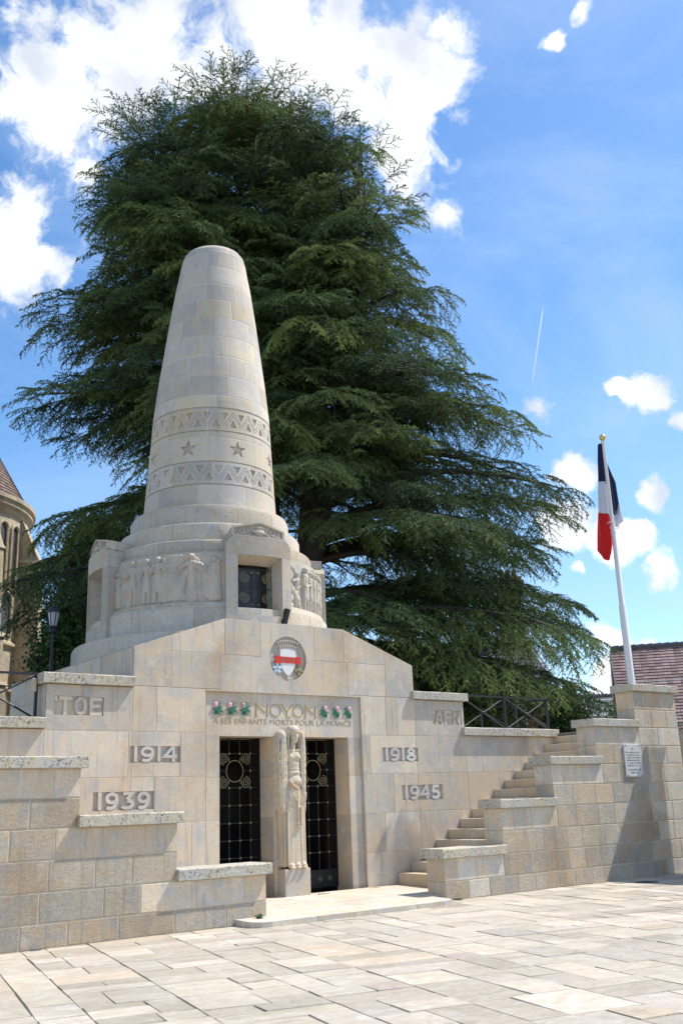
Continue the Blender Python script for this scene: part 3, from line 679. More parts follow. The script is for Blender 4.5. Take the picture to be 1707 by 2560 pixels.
Rf=RR-np.where(ZZ<13.8,dep,0)
dxx=np.clip((ZZ-7.4)/6.6,0,1)*.085
V=np.stack([AX+dxx+Rf*np.sin(AA),AY-Rf*np.cos(AA),ZZ],-1).reshape(-1,3)
cone=npmesh('cone_tower',V,grid_faces(NA,NZ,True),M['tower'],mem,True,T.reshape(-1,3),label='tapering round stone tower with zig-zag bands and carved stars')
cone.data.set_sharp_from_angle(angle=R_(40)) if hasattr(cone.data,'set_sharp_from_angle') else None
# ---- bas-relief panels
def relief(a0,a1,z0,z1,R0,caps,name,label,res=.008,lift=1.0):
    na=int((a1-a0)*R0/res); nz=int((z1-z0)/res); A=np.linspace(a0,a1,na); Z=np.linspace(z0,z1,nz); ZZ,AA=np.meshgrid(Z,A)
    h=np.zeros_like(AA); X=AA*R0
    for (p,q,r0,r1,hh) in caps:
        px,pz=p[0]*R0,p[1]; qx,qz=q[0]*R0,q[1]; dx,dz=qx-px,qz-pz; L2=dx*dx+dz*dz+1e-9
        t=np.clip(((X-px)*dx+(ZZ-pz)*dz)/L2,0,1); d=np.hypot(X-px-t*dx,ZZ-pz-t*dz); r=r0+(r1-r0)*t
        hh_=hh*np.sqrt(np.clip(1-(d/r)**2,0,1))**.75; k=.006
        h=np.where(hh_>0,np.maximum(h,hh_)+0*np.exp(-np.abs(h-hh_)/k)*k*.4,h)
    # drapery lines
    wob=np.sin(X*95+3*np.sin(ZZ*9))*.0035+np.sin(X*160+5*np.sin(ZZ*6+X*4))*.002
    h=h+np.where(h>.015,wob,0)
    rg=np.random.RandomState(3); nz_=rg.rand(na//6+2,nz//6+2); 
    iu=np.linspace(0,nz_.shape[0]-1.001,na); iv=np.linspace(0,nz_.shape[1]-1.001,nz); a_=iu.astype(int);b_=iv.astype(int);fa=(iu-a_)[:,None];fb=(iv-b_)[None,:]
    sm=nz_[a_][:,b_]*(1-fa)*(1-fb)+nz_[a_+1][:,b_]*fa*(1-fb)+nz_[a_][:,b_+1]*(1-fa)*fb+nz_[a_+1][:,b_+1]*fa*fb
    h=h*lift*.78+sm*.006
    e=np.minimum(np.minimum(AA-a0,a1-AA)*R0,np.minimum(ZZ-z0,z1-ZZ)); h=np.where(e<.006,0,h)
    Rr=R0+h; V=np.stack([AX+Rr*np.sin(AA),AY-Rr*np.cos(AA),ZZ],-1).reshape(-1,3)
    T=np.zeros((na*nz,3)); T[:,0]=.15; T[:,1]=.55+.25*np.clip(h.ravel()/.1,0,1)*0
    return npmesh(name,V,grid_faces(na,nz),M['relief'],mem,True,T,label=label)
def fig(c,a,z0,z1,w=.12,kind='man',lean=0.,arms=(),ht=.085):
    "upright figure at azimuth a (deg), feet z0, crown z1"
    A=R_(a); H_=z1-z0; hr=H_*.070; s=1/2.3
    P=lambda dx,f: (A+(dx+lean*f)*s,z0+H_*f)
    c.append((P(0,.925),P(0,.94),hr*.85,hr,ht*1.15))
    c.append((P(0,.84),P(0,.88),hr*.5,hr*.5,ht*.7))
    c.append((P(-w*.33,.80),P(w*.33,.80),w*.34,w*.34,ht*.9))
    c.append((P(0,.78),P(0,.55),w*.50,w*.42,ht*.95))
    if kind=='robe':
        c.append((P(0,.55),P(0,.06),w*.42,w*.72,ht)); c.append((P(-w*.3,.04),P(w*.3,.04),w*.4,w*.4,ht*.8))
    elif kind=='coat':
        c.append((P(0,.58),P(0,.33),w*.50,w*.66,ht)); 
        for k in (-1,1): c.append((P(k*w*.34,.34),P(k*w*.36,.03),w*.25,w*.20,ht*.8)); c.append((P(k*w*.34,.02),P(k*w*.50,.015),w*.2,w*.16,ht*.8))
    else:
        c.append((P(0,.56),P(0,.46),w*.44,w*.46,ht*.9))
        for k in (-1,1): c.append((P(k*w*.20,.46),P(k*w*.32,.24),w*.27,w*.20,ht*.85)); c.append((P(k*w*.32,.24),P(k*w*.30,.03),w*.20,w*.14,ht*.75)); c.append((P(k*w*.30,.02),P(k*w*.46,.015),w*.16,w*.12,ht*.7))
    for (s1,ex,ef,hx,hf) in arms:
        c.append((P(s1*w*.42,.80),P(ex,ef),w*.20,w*.16,ht)); c.append((P(ex,ef),P(hx,hf),w*.16,w*.12,ht*1.02)); c.append((P(hx,hf),P(hx,hf-.01),w*.15,w*.13,ht))
c=[]
fig(c,-85,5.36,6.12,.10,'robe',ht=.06); fig(c,-80.5,5.37,6.06,.13,'robe',arms=((1,.10,.66,.20,.70),(-1,-.10,.68,-.02,.62))); fig(c,-76,5.37,6.19,.11,'man',ht=.055)
fig(c,-69.5,5.36,6.22,.15,'man',lean=-.02,arms=((-1,-.13,.66,-.25,.66),(1,.12,.66,.09,.52))); fig(c,-66,5.36,6.22,.10,'man',ht=.05)
fig(c,-61.5,5.36,6.22,.14,'coat',arms=((-1,-.12,.66,-.05,.56),(1,.12,.68,.03,.60)))
fig(c,-55.5,5.355,6.235,.18,'coat',arms=((-1,-.16,.67,-.01,.70),(1,.16,.67,.02,.66)),ht=.10); fig(c,-52.3,5.36,6.20,.12,'robe',ht=.05)
# arched stele with ruled lines, drapery, central woman
A=lambda d:R_(d)
for k in range(9): w=[.13,.155,.165,.165,.165,.165,.165,.165,.165][k]; c.append(((A(-47.2)-w/2.3,6.20-.085*k),(A(-47.2)+w/2.3,6.20-.085*k),.047,.047,.022))
for k in range(6): c.append(((A(-47.2)-.15/2.3,6.10-.10*k),(A(-47.2)+.15/2.3,6.10-.10*k),.010,.010,.032))
c.append(((A(-40),6.0),(A(-46.5),5.48),.06,.13,.055)); c.append(((A(-43),5.75),(A(-49),5.42),.05,.08,.06)); c.append(((A(-44),5.42),(A(-40),5.42),.07,.07,.05))
fig(c,-38.9,5.34,6.25,.17,'robe',arms=((-1,-.17,.72,-.27,.60),(1,.20,.76,.30,.62)),ht=.115)
c.append(((A(-37.5),6.10),(A(-31.5),5.9),.10,.08,.06)); c.append(((A(-32),5.9),(A(-31),5.5),.09,.13,.055)); c.append(((A(-31),5.46),(A(-26),5.42),.10,.05,.06))
fig(c,-29.0,5.36,6.20,.14,'robe',lean=.03,ht=.06,arms=((-1,-.12,.64,.02,.60),)); fig(c,-26.3,5.36,6.15,.10,'robe',ht=.045); c.append(((A(-27.5),5.40),(A(-27.5),5.80),.07,.07,.065))
relief(R_(-92),R_(-22.5),5.30,6.26,2.27,c,'relief_panel','carved relief of standing townspeople around a woman in a long robe')
c=[]
for k in range(24):
    an=R_(10+k*7); c.append(((A(13.5)+.19*math.cos(an)/2.3,5.92+.24*math.sin(an)),(A(13.5)+.19*math.cos(an+.12)/2.3,5.92+.24*math.sin(an+.12)),.02,.02,.03))
c.append(((A(10),5.85),(A(18),5.5),.06,.09,.09)); c.append(((A(17),5.52),(A(20),5.34),.07,.05,.08)); c.append(((A(9),5.45),(A(12.5),5.50),.08,.09,.09)); c.append(((A(13),5.36),(A(9),5.33),.08,.08,.07))
fig(c,17.6,5.30,6.05,.12,'man',lean=.02,arms=((-1,-.14,.72,-.22,.80),(1,.08,.62,-.04,.55)),ht=.09)
fig(c,25.3,5.27,6.20,.16,'coat',arms=((-1,-.12,.62,-.02,.56),(1,.13,.64,.05,.58)),ht=.12)
for a in (31.5,37,43,50,58,66): fig(c,a,5.29,6.16,.13,'coat',arms=((-1,-.10,.66,-.02,.62),),ht=.10); c.append(((A(a+2.4),5.45),(A(a+2.0),6.20),.016,.012,.11))
relief(R_(7.5),R_(69),5.30,6.26,2.26,c,'relief_panel','carved relief of marching soldiers on the sunlit side')
c=[]
for a in range(92,160,9): fig(c,a,5.30,6.18,.15,'coat' if a%2 else 'robe',ht=.08)
relief(R_(90),R_(159),5.30,6.26,2.26,c,'relief_panel','carved relief on the tree side',res=.02)
c=[]
for a in range(187,250,9): fig(c,a,5.30,6.18,.15,'coat' if a%2 else 'robe',ht=.08)
relief(R_(186),R_(252),5.30,6.26,2.26,c,'relief_panel','carved relief on the rear side',res=.02)
# ledge with gilded caption under each panel
for (a0,a1) in ((-92,-22.5),(7.5,69),(90,159),(186,252)):
    mb=MB(); mb.lathe([(2.2,5.185),(2.405,5.19),(2.40,5.205),(2.36,5.30),(2.30,5.325),(2.2,5.33)],(AX,AY,0),R_(a0),R_(a1),40,(.3,.5,0)); 
    o=mb.build('relief_ledge',M['relief'],mem); smooth_by_angle(o)
mb=MB()
r=random.Random(2)
for a0,a1 in ((-77,-64),(-62,-58),(-55,-48),(-46,-43),(-41,-33)):
    a=a0
    while a<a1:
        w=r.choice((.5,.8,.8)); mb.poly([cyl(R_(a+x),z,2.3715-(z-5.275)*.44+.003) for x,z in ((0,5.235),(w*.55,5.235),(w*.55,5.285),(0,5.285))]); a+=1.15
mb.build('relief_caption',M['giltpaint'],mem,label='worn gilded caption on the ledge')
mb=MB()
for (a0,a1) in ((-92.5,-22),(7,69.5),(89.5,159.5),(185.5,252.5)): mb.lathe([(2.25,5.18),(2.25,6.3)],(AX,AY,0),R_(a0),R_(a1),24,(.4,.5,0))
mb.lathe([(1.95,5.0),(1.95,6.6)],(AX,AY,0),n=64,t=(.4,.5,0))
mb.build('drum_core',M['relief'],mem,smooth=True)
# ---- window blocks
def sector(mb,R0,R1,a0,a1,z0,z1,n=8,t=(.3,.5,0),zfun=None):
    m=n+1; V=[]
    for j in range(m):
        a=a0+(a1-a0)*j/n; zt=z1 if zfun is None else zfun(a)
        V+=[cyl(a,z0,R0),cyl(a,z0,R1),cyl(a,zt,R1),cyl(a,zt,R0)]
    F=[(j*4+i,(j+1)*4+i,(j+1)*4+(i+1)%4,j*4+(i+1)%4) for j in range(n) for i in range(4)]+[(0,1,2,3),tuple((m-1)*4+i for i in (3,2,1,0))]
    mb.raw(V,F,t)
def spiral(mb,cx,cz,r,mp,n=40,turn=2.6,a0=0,sg=1,rad=.008):
    mb.tube([mp(cx+r*(1-i/n*.88)*math.cos(a0+sg*turn*2*PI*i/n),cz+r*(1-i/n*.88)*math.sin(a0+sg*turn*2*PI*i/n)) for i in range(n+1)],rad,5)
def window_block(ac):
    wb=MB(); a=R_(ac); hw,ho=R_(15.8),R_(10.7)
    def tt(): return (rnd.random()*.6,rnd.random(),.15)
    for s in (-1,1):
        lo,hi=sorted((a+s*hw,a+s*ho)); sector(wb,1.95,2.50,lo,hi,5.05,6.20,4,tt())
    sector(wb,1.95,2.502,a-hw,a+hw,4.735,5.05,10,tt())
    sector(wb,1.95,2.502,a-hw,a+hw,6.20,6.575,10,tt(),zfun=lambda w:6.575-.14*max(0,(abs(w-a)-hw*.80)/(hw*.20))**2)
    blk=wb.build('window_block',M['tier'],mem); smooth_by_angle(blk)
    # reveal splays
    rv=MB()
    for s in (-1,1):
        a1,a2=a+s*ho,a+s*(ho-.030); rv.poly([cyl(a1,5.05,2.47),cyl(a2,5.05,2.18),cyl(a2,6.08,2.18),cyl(a1,6.20,2.47)],(.4,.5,0))
    for j in range(6):
        w0,w1=a-ho+2*ho*j/6,a-ho+2*ho*(j+1)/6
        rv.poly([cyl(w0,6.20,2.47),cyl(w1,6.20,2.47),cyl(w1,6.07,2.18),cyl(w0,6.07,2.18)],(.6,.4,0))
    rv.build('reveal',M['tier'],blk)
    dk=MB(); sector(dk,1.96,2.0,a-ho*1.2,a+ho*1.2,5.02,6.22,4); dk.build('window_pane',M['darkglass'],blk)
    gr=MB(); ng=lambda u,v:cyl(a+u/2.2,v,2.22); w=.36
    for x in (-w,w): gr.tube([ng(x,5.05),ng(x,6.08)],.013,6)
    for x in (-.075,.065): gr.tube([ng(x,5.06),ng(x,6.06)],.012,6)
    for z in (5.20,5.62,5.99): gr.tube([ng(-w-.03+2*(w+.03)*i/6,z) for i in range(7)],.011,6)
    gr.build('window_grille',M['iron'],blk)
    for cx in (-.215,.235):
        for cz in (5.82,5.43): sc=MB(); spiral(sc,cx*.98,cz,.105,ng,sg=1 if cx<0 else -1,a0=R_(90)); sc.build('scroll',M['gold'],blk)
    for x in (-.075,.065):
        for z in (5.12,5.30,5.92): sc=MB(); sc.ell(ng(x,z),(.024,.024,.024),nu=8,nv=6); sc.build('bar_knob',M['gold'],blk)
    # pediment with helmet and laurel
    pd=MB(); ha=R_(13.2); zf=lambda w:6.745+.135*(1-abs(w-a)/ha)
    sector(pd,1.7,2.42,a-ha,a+ha,6.57,6.7,12,tt(),zfun=zf)
    ped=pd.build('pediment',M['tier'],blk); smooth_by_angle(ped)
    fr=MB(); n=12
    for j in range(n):
        w0,w1=a-ha+2*ha*j/n,a-ha+2*ha*(j+1)/n
        for (lo,hi) in ((lambda w:zf(w)-.035,zf),(lambda w:6.575,lambda w:6.60)):
            V=[cyl(w,z,r_) for r_ in (2.41,2.468) for w,z in ((w0,lo(w0)),(w1,lo(w1)),(w1,hi(w1)),(w0,hi(w0)))]
            fr.raw(V,[(0,3,2,1),(4,5,6,7),(0,1,5,4),(3,7,6,2),(0,4,7,3),(1,2,6,5)],(.2,.6,0))
    for s in (-1,1): lo,hi=sorted((a+s*ha,a+s*(ha-.02))); sector(fr,2.41,2.466,lo,hi,6.6,6.72,1,(.2,.6,0))
    fr.build('pediment_frame',M['tier'],blk)
    hm=MB(); pp=lambda u,v,o:cyl(a+u/2.42,v,2.42+o)
    rot=Matrix.Rotation(a,3,'Z')
    hm.ell(pp(0,6.665,.0),(.115,.075,.10),nu=18,nv=12,rot=rot); hm.ell(pp(0,6.655,.01),(.185,.085,.028),nu=18,nv=6,rot=rot@Matrix.Rotation(R_(8),3,'Y'))
    hm.tube([pp(-.07+.14*i/6,6.735+.03*math.sin(PI*i/6),.055) for i in range(7)],.012,6)
    for s in (-1,1):
        for k in range(7):
            u=s*(.20+.04*k); z=6.62+.012*(k%3)+(.09-.012*k)*((k%2)); rt=rot@Matrix.Rotation(R_(-s*(60-70*(k%2))+90),3,'Y')
            hm.ell(pp(u,z,.012),(.060,.024,.018),nu=8,nv=5,rot=rt)
    hm.build('helmet_and_laurel',M['relief'],ped,smooth=True)
for k in range(4): window_block(-7.5+90*k)
# ================================================================== GATES
def gate(x0,x1,xs,cxc,flip):
    fr=MB(); y=.50
    for x in (x0+.012,x1-.012): fr.box(x-.018,x+.018,y-.02,y+.02,.15,2.82)
    for z in (.15,2.79): fr.box(x0,x1,y-.02,y+.02,z,z+.03)
    fr.box(x0+.02,x1-.02,y-.012,y+.012,.15,.43); fr.box(x0+.02,x1-.02,y-.02,y+.02,.43,.455)
    g=fr.build('iron_gate',M['iron'],mem)
    b=MB()
    for i,x in enumerate(xs):
        mid=abs(x-cxc)<.15
        for (za,zb) in (((.45,1.94),(2.53,2.8)) if mid else ((.45,2.8),)): b.box(x-.007,x+.007,y-.012,y+.012,za,zb)
    for z in (.76,1.05,1.34,1.64,1.94,2.53): b.box(x0+.02,x1-.02,y-.016,y+.006,z-.006,z+.006)
    for (a,c) in ((x0+.02,cxc-.175),(cxc+.175,x1-.02)): b.box(min(a,c),max(a,c),y-.016,y+.006,2.229,2.241)
    b.build('gate_bars',M['iron_rail'],g)
    s=MB(); mp=lambda u,v:(u,y-.022,v)
    s.tube([mp(cxc+.175*math.cos(R_(a)),2.225+.185*math.sin(R_(a))) for a in range(0,361,12)],.009,5)
    for dx in (-1,1):
        for dz in (-1,1):
            cx,cz=cxc+dx*.222,2.235+dz*.205; a0=R_(90) if dx>0 else R_(90)
            s_=MB(); spiral(s_,cx,cz,.105,mp,a0=math.atan2(-dz,0),sg=dx*dz,turn=2.4); s_.build('scroll',M['gold'],g)
            s.tube([mp(cxc+dx*.11,2.225+dz*.15),mp(cxc+dx*.118,2.235+dz*.21),mp(cx-dx*.10,cz+dz*.02)],.007,5)
    s.build('gate_ring',M['gold'],g)
    rm=MB(); rm.ell((0,0,0),(.022,.012,.022),nu=10,nv=6); first=None
    def put(x,z,sc=1):
        nonlocal first
        if first is None: first=rm.build('rosette',M['gold'],g,smooth=True); o=first
        else: o=first.copy(); COL.objects.link(o); o.parent=g
        o.location=(x,y-.02,z); o.scale=(sc,1,sc)
    for z in (2.53,2.235,1.94,1.64,1.34,1.05,.76):
        for x in xs:
            if abs(z-2.235)<.01 and abs(x-cxc)<.15: continue
            put(x,z)
    for x in xs[-2:] if not flip else xs[-2:]:
        for dx,dz in ((-.03,0),(.03,0),(0,.03),(0,-.03)): put(x+dx,.30+dz,.8)
gate(-1.40,-.30,[-1.17,-.95,-.73,-.51],-.84,False)
gate(.30,1.40,[.54,.76,.98,1.20],.87,True)
# ================================================================== STATUE
st=thing('angel_statue',(0,-.02,.05),'pale stone angel with folded wings and pleated skirt on a block between the gates','statue')
pm=MB(); pm.box(-.265,.265,-.215,.06,.05,.555,(.45,.55,.3),bev=.008); pm.build('pedestal',M['plinth'],st)
def voxel(mb,name,mat,parent,vox,smooth_it,**tags):
    me=bpy.data.meshes.new('tmp'); me.from_pydata(mb.v,[],mb.f); o=bpy.data.objects.new('tmp',me); COL.objects.link(o)
    m=o.modifiers.new('r','REMESH'); m.mode='VOXEL'; m.voxel_size=vox
    if smooth_it: k=o.modifiers.new('s','SMOOTH'); k.factor=.5; k.iterations=smooth_it
    dg=bpy.context.evaluated_depsgraph_get(); dg.update(); nm=bpy.data.meshes.new_from_object(o.evaluated_get(dg)); bpy.data.objects.remove(o)
    nm.name=name; nm.materials.clear(); nm.materials.append(mat); off=root_loc(parent)
    nm.transform(Matrix.Translation((-off[0],-off[1],-off[2]))); nm.polygons.foreach_set('use_smooth',[True]*len(nm.polygons))
    at=nm.attributes.new('tint','FLOAT_COLOR','POINT'); a=np.ones((len(nm.vertices),4),dtype=np.float32); a[:,:3]=(.2,.7,0); at.data.foreach_set('color',a.ravel())
    return link(name,nm,parent,**tags)
B=MB(); yb=-.10
def cap_(p,q,r0,r1,n=10,k=6): 
    P=[Vector(p).lerp(Vector(q),i/k) for i in range(k+1)]; B.tube(P,[r0+(r1-r0)*i/k for i in range(k+1)],n); B.ell(p,(r0,)*3,nu=n,nv=6); B.ell(q,(r1,)*3,nu=n,nv=6)
# torso
B.ell((.005,yb,2.44),(.175,.10,.14),nu=20,nv=14); B.ell((.005,yb,2.30),(.140,.095,.17),nu=20,nv=14); B.ell((.005,yb,2.14),(.150,.10,.13),nu=20,nv=14); B.ell((.005,yb,2.22),(.142,.096,.16),nu=20,nv=14); B.ell((.005,yb-.005,2.03),(.165,.115,.13),nu=20,nv=14)
for s in (-1,1):
    B.ell((.005+s*.072,yb-.070,2.43),(.056,.038,.055)); B.ell((s*.13+.005,yb,2.52),(.06,.065,.06))
    B.tube([(s*.02,yb-.085,2.545),(s*.12,yb-.06,2.565)],.013,6)
    cap_((.005+s*.165,yb+.02,2.50),(.005+s*.215,yb+.06,2.14),.048,.040); cap_((.005+s*.215,yb+.06,2.14),(.005+s*.235,yb-.02,1.83),.038,.026)
    for f_ in range(4): cap_((.005+s*.235,yb-.03-.014*f_,1.82),(.005+s*(.225-.004*f_),yb-.045-.016*f_,1.66+.012*abs(f_-1)),.013,.009,6,3)
    cap_((.005+s*.225,yb-.06,1.83),(.005+s*.20,yb-.085,1.74),.013,.010,6,3)
cap_((.005,yb,2.55),(.01,yb-.015,2.70),.058,.052)
# head, face, hair
hx,hz=.025,2.80
B.ell((hx,yb-.042,hz+.01),(.078,.090,.120),nu=20,nv=16); B.ell((hx,yb-.065,hz-.075),(.046,.050,.055))
B.tube([(hx,yb-.112,hz+.035),(hx,yb-.132,hz-.035)],[.010,.017],6)
for s in (-1,1): B.tube([(hx+s*.012,yb-.112,hz+.035),(hx+s*.052,yb-.095,hz+.030)],.010,6); B.ell((hx+s*.034,yb-.098,hz+.004),(.017,.012,.008)); B.ell((hx+s*.040,yb-.086,hz-.038),(.022,.020,.026))
B.ell((hx,yb-.116,hz-.062),(.022,.010,.006)); B.ell((hx,yb-.113,hz-.077),(.019,.010,.007)); B.ell((hx,yb-.100,hz-.108),(.020,.018,.018))
# helmet of straight hair falling to the breast on both sides of the face
for k in range(34):
    a=R_(-112+224*k/33); sx,cy=math.sin(a),math.cos(a)          # a=0: back of the head
    x=hx+.118*sx; y=yb+.000+.112*cy; side=abs(sx)
    front_=cy<-.35
    P=[(hx+.03*sx,yb-.01+.03*cy,hz+.185),(hx+.085*sx,yb-.01+.085*cy,hz+.155),(x,y,hz+.085)]
    if front_ and abs(x-hx)<.072: P+= [(x,y-.012,hz+.055)]
    else: P+=[(hx+.128*sx,yb-.005+.112*cy,hz-.02),(hx+.128*sx,yb+.010+.112*cy,hz-.14),(hx+.118*sx,yb-.012+.105*cy,hz-(.27+.03*(k%2)))]
    B.tube(P,[.016]+[.019]*(len(P)-2)+[.012],6)
B.ell((hx,yb-.012,hz+.090),(.108,.112,.092),nu=20,nv=14)
for k in range(9): u=(k-4)/4; B.tube([(hx+.03*u,yb-.07,hz+.170),(hx+.07*u,yb-.118+.02*u*u,hz+.115),(hx+.085*u,yb-.128+.035*u*u,hz+.058)],[.016,.017,.012],6)
# skirt with pleats
def loft(prof,n=96,fold=None):
    V=[];F=[]
    for i,(z,rx,ry,cx,cy) in enumerate(prof):
        for j in range(n):
            a=2*PI*j/n; ca,sa=math.cos(a),math.sin(a); p=2.6
            k=(abs(ca)**p+abs(sa)**p)**(-1/p); f=1+(fold(a,z) if fold else 0); V.append((cx+rx*k*ca*f,cy+ry*k*sa*f,z))
    m=len(prof)
    F=[(i*n+j,i*n+(j+1)%n,(i+1)*n+(j+1)%n,(i+1)*n+j) for i in range(m-1) for j in range(n)]+[tuple(range(n))[::-1],tuple((m-1)*n+j for j in range(n))]
    B.raw(V,F)
prof=[]
for i in range(30):
    f=i/29; z=.60+(2.02-.60)*f
    rx=np.interp(z,[.6,1.0,1.4,1.8,2.02],[.215,.205,.215,.225,.175]); ry=np.interp(z,[.6,1.0,1.4,1.8,2.02],[.165,.16,.165,.17,.135]); prof.append((z,rx,ry,-.01,yb+.075))
loft(prof,120,lambda a,z:-.035*max(0,math.sin(a*1))*0)
for k in range(15):   # front pleats: three bundles leave two smooth legs between
    x=-.185+.37*k/14; leg=min(abs(x+.105),abs(x-.115))
    if leg<.038: continue
    wob=.004*math.sin(k*2.1); cap_((x+wob,yb-.098,.62),(x*.93,yb-.092,1.78-.10*abs(math.sin(k))),.0135,.009,6,5)
for s,x in ((-1,-.105),(1,.115)): cap_((x,yb-.045,.66),(x*.85,yb-.03,1.55),.066,.078,14,6)
for s in (-1,1):
    for k in range(7): cap_((s*.215-.01,yb-.06+.045*k,.60),(s*.218-.01,yb-.055+.045*k,1.62),.015,.012,6,4)
for k in range(17): a=R_(180+180*k/16); x=.178*math.cos(a); cap_((x,yb+.115*math.sin(a)-.005,2.02),(x*1.06,yb+.125*math.sin(a),1.93-.04*abs(math.cos(a*2))),.010,.007,6,2)
B.tube([(.005+.150*math.cos(R_(a)),yb+.102*math.sin(R_(a)),2.165) for a in range(180,361,15)],.011,6)
for a in range(0,11): w=R_(180+18*a); B.ell((.005+.150*math.cos(w),yb+.105*math.sin(w),2.08-.045*math.sin(PI*a/10)),(.03,.02,.022),nu=8,nv=6)
# cord with knots
B.tube([(-.13,yb-.105,2.04),(-.06,yb-.125,1.95),(.015,yb-.13,1.90),(.075,yb-.13,1.86),(.095,yb-.13,1.78),(.09,yb-.13,1.3)],.014,8); B.tube([(.02,yb-.128,1.90),(.02,yb-.128,1.3)],.012,8)
for x,zs in ((.09,(1.55,1.33,1.28)),(.02,(1.58,1.30,1.25))):
    for z in zs: B.ell((x,yb-.132,z),(.020,.02,.022),nu=8,nv=6)
# feet
for x,a in ((-.115,-8),(.02,0),(.145,14)):
    B.ell((x,yb-.085,.60),(.058,.075,.055),nu=12,nv=8)
    for k in range(4): B.ell((x-.036+.024*k,yb-.150-.004*k*(1 if a<0 else -1),.575),(.014,.024,.017),nu=8,nv=6)
body=voxel(B,'body',M['sculpt'],st,.0085,2)
# wings: tall folded slabs of overlapping feathers either side of the body
for s in (-1,1):
    B=MB(); 
    def wx(z): return np.interp(z,[1.50,1.75,2.1,2.5,2.75,2.88],[.205,.225,.235,.245,.240,.215])   # outer edge
    def wi(z): return np.interp(z,[1.50,1.75,2.1,2.5,2.75,2.88],[.165,.160,.140,.128,.125,.160])   # inner edge
    off=-.05 if s<0 else .0
    for i in range(26):
        z=1.52+1.33*i/25; o,n_=wx(z)-(off if s<0 else 0),wi(z); B.ell((s*(o+n_)/2,yb+.045,z),((o-n_)/2+.010,.115,.06),nu=14,nv=8)
    topz=2.87 if s<0 else 2.90
    if s<0: B.ell((-.215,yb+.03,2.80),(.095,.12,.10),nu=16,nv=10)
    else:
        B.tube([(.16,yb+.02,2.72),(.22,yb+.01,2.82),(.275,yb+.0,2.90)],[.06,.05,.012],10)
    # shaft and barbs on the front edge
    xm=lambda z:s*(wx(z)*.62+wi(z)*.38-(off*.5 if s<0 else 0))
    zs=[2.80-1.22*i/14 for i in range(15)]
    B.tube([(xm(z),yb-.072,z) for z in zs],[.020]*12+[.016,.012,.008],6)
    for i in range(22):
        z=2.84-.056*i; x0=xm(z)
        for d in (-1,1):
            xe=s*(wx(z)-(off if s<0 else 0)+.008) if d>0 else s*(wi(z)-.006)
            B.tube([(x0,yb-.066,z),((x0*.55+xe*.45),yb-.070-.004*(i%2),z-.09),(xe*.85+x0*.15,yb-.060,z-.19)],[.012,.018,.006],6)
    # rows of long feathers on the outer face
    xo=lambda z:s*(wx(z)-(off if s<0 else 0)+.006)
    for row in range(9):
        for q_ in range(6):
            z=2.80-row*.135-.03*(q_%2); y0=yb-.045+.036*q_
            B.tube([(xo(z),y0,z),(xo(z-.09)+s*.012,y0+.006,z-.10),(xo(z-.2)+s*.004,y0+.010,z-.20)],[.015,.018,.006],6)
    for q_ in range(4): B.tube([(s*.215,yb-.06+.03*q_,1.72),(s*.20,yb-.055+.03*q_,1.56),(s*.175,yb-.07+.03*q_,1.40-.02*q_)],[.017,.015,.005],6)
    voxel(B,'wing',M['sculpt'],st,.0065,1)
# ================================================================== STEPPED PARAPETS, STAIRS
YF,YB=-1.96,-1.50
ST=[1.81,3.295,4.765,6.155,7.555]; CT=[.80,1.58,2.345,3.09,3.85]
def parapet(sg,xend,label,oh):
    name='stepped_parapet'; root=thing(name,(sg*1.81,YF+.2,G0),label,'stone wall',group='stepped parapet walls')
    mb=MB(); cb=MB(); levels=[ct-.155 for ct in CT]
    cs0=[G0,.27,.645,1.035,1.425,1.81,2.19,2.56,2.935,3.31,3.695]
    for i in range(5):
        x0=ST[i]; x1=(ST[i+1] if i<4 else xend); top=levels[i]
        for j_ in range(10):
            pass
    # courses run through: each course spans from the wall end at that height to xend
    for ci in range(10):
        z0,z1=cs0[ci],cs0[ci+1]
        k=min(i for i in range(5) if levels[i]>=z1-.06); x0=ST[k]; z1=min(z1,levels[k]) if k==(ci//2) and ci%2==1 else z1
        xs=[x0]; rr=random.Random(100*ci+sg+7); step=.74 if sg<0 else .60
        x=x0+step*(.5 if ci%2 else .92)
        while x<xend-.3: xs.append(x); x+=step*rr.uniform(.72,1.22)
        xs.append(xend)
        for n_,(a,b) in enumerate(zip(xs[:-1],xs[1:])):
            smooth=(ci%2==1 and a<x0+1.2 and ci<9) or b>8.1 or ci>=7 or rr.random()<.06
            t=(rr.random()**1.3,rr.uniform(.1,1),(.12 if smooth else rr.uniform(.75,1.0)))
            ua,ub=(a,b) if sg>0 else (-b,-a)
            stone_face(mb,ua,ub,z0,z1,front(YF),t,((0 if (n_==0 and sg>0) else .007),(0 if (n_==0 and sg<0) else .007),.007,.007),d=.007 if not smooth else .005,bev=.009)
        # end face of the wall at x0 for this course
        X=sg*x0; mp=leftface(X) if sg>0 else rightface(X)
        stone_face(mb,YF,YB,z0,z1,mp,(rr.random(),rr.random(),.2),(.0,.006,.006,.006),d=.008)
        stone_face(mb,-YB if False else min(x0,xend),xend,z0,z1,(lambda u,v,n:(sg*u,YB-n,v)),(.3,.5,.3),(.006,.006,.006,.006),d=.008) if False else None
        a,b=sorted((sg*(x0+.008),sg*xend)); cb.box(a,b,YF+.006,YB,z0-.001,z1+.0)
    mb.build('wall',M['tool'],root); cb.build('joint',M['mortar_dark'] if sg<0 else M['mortar_dark'],root)
    for i in range(5):
        a=ST[i]-.07; b=(a+1.565 if i<4 else xend+.08)
        if a>xend: continue
        if i==4: 
            coping(*sorted((sg*a,sg*b)),YF-oh,YB+.06,levels[i]+.0,CT[i],root,40+i,2)
        else: coping(*sorted((sg*a,sg*b)),YF-oh,YB+.06,levels[i]+.0,CT[i],root,30+i+sg)
    return root
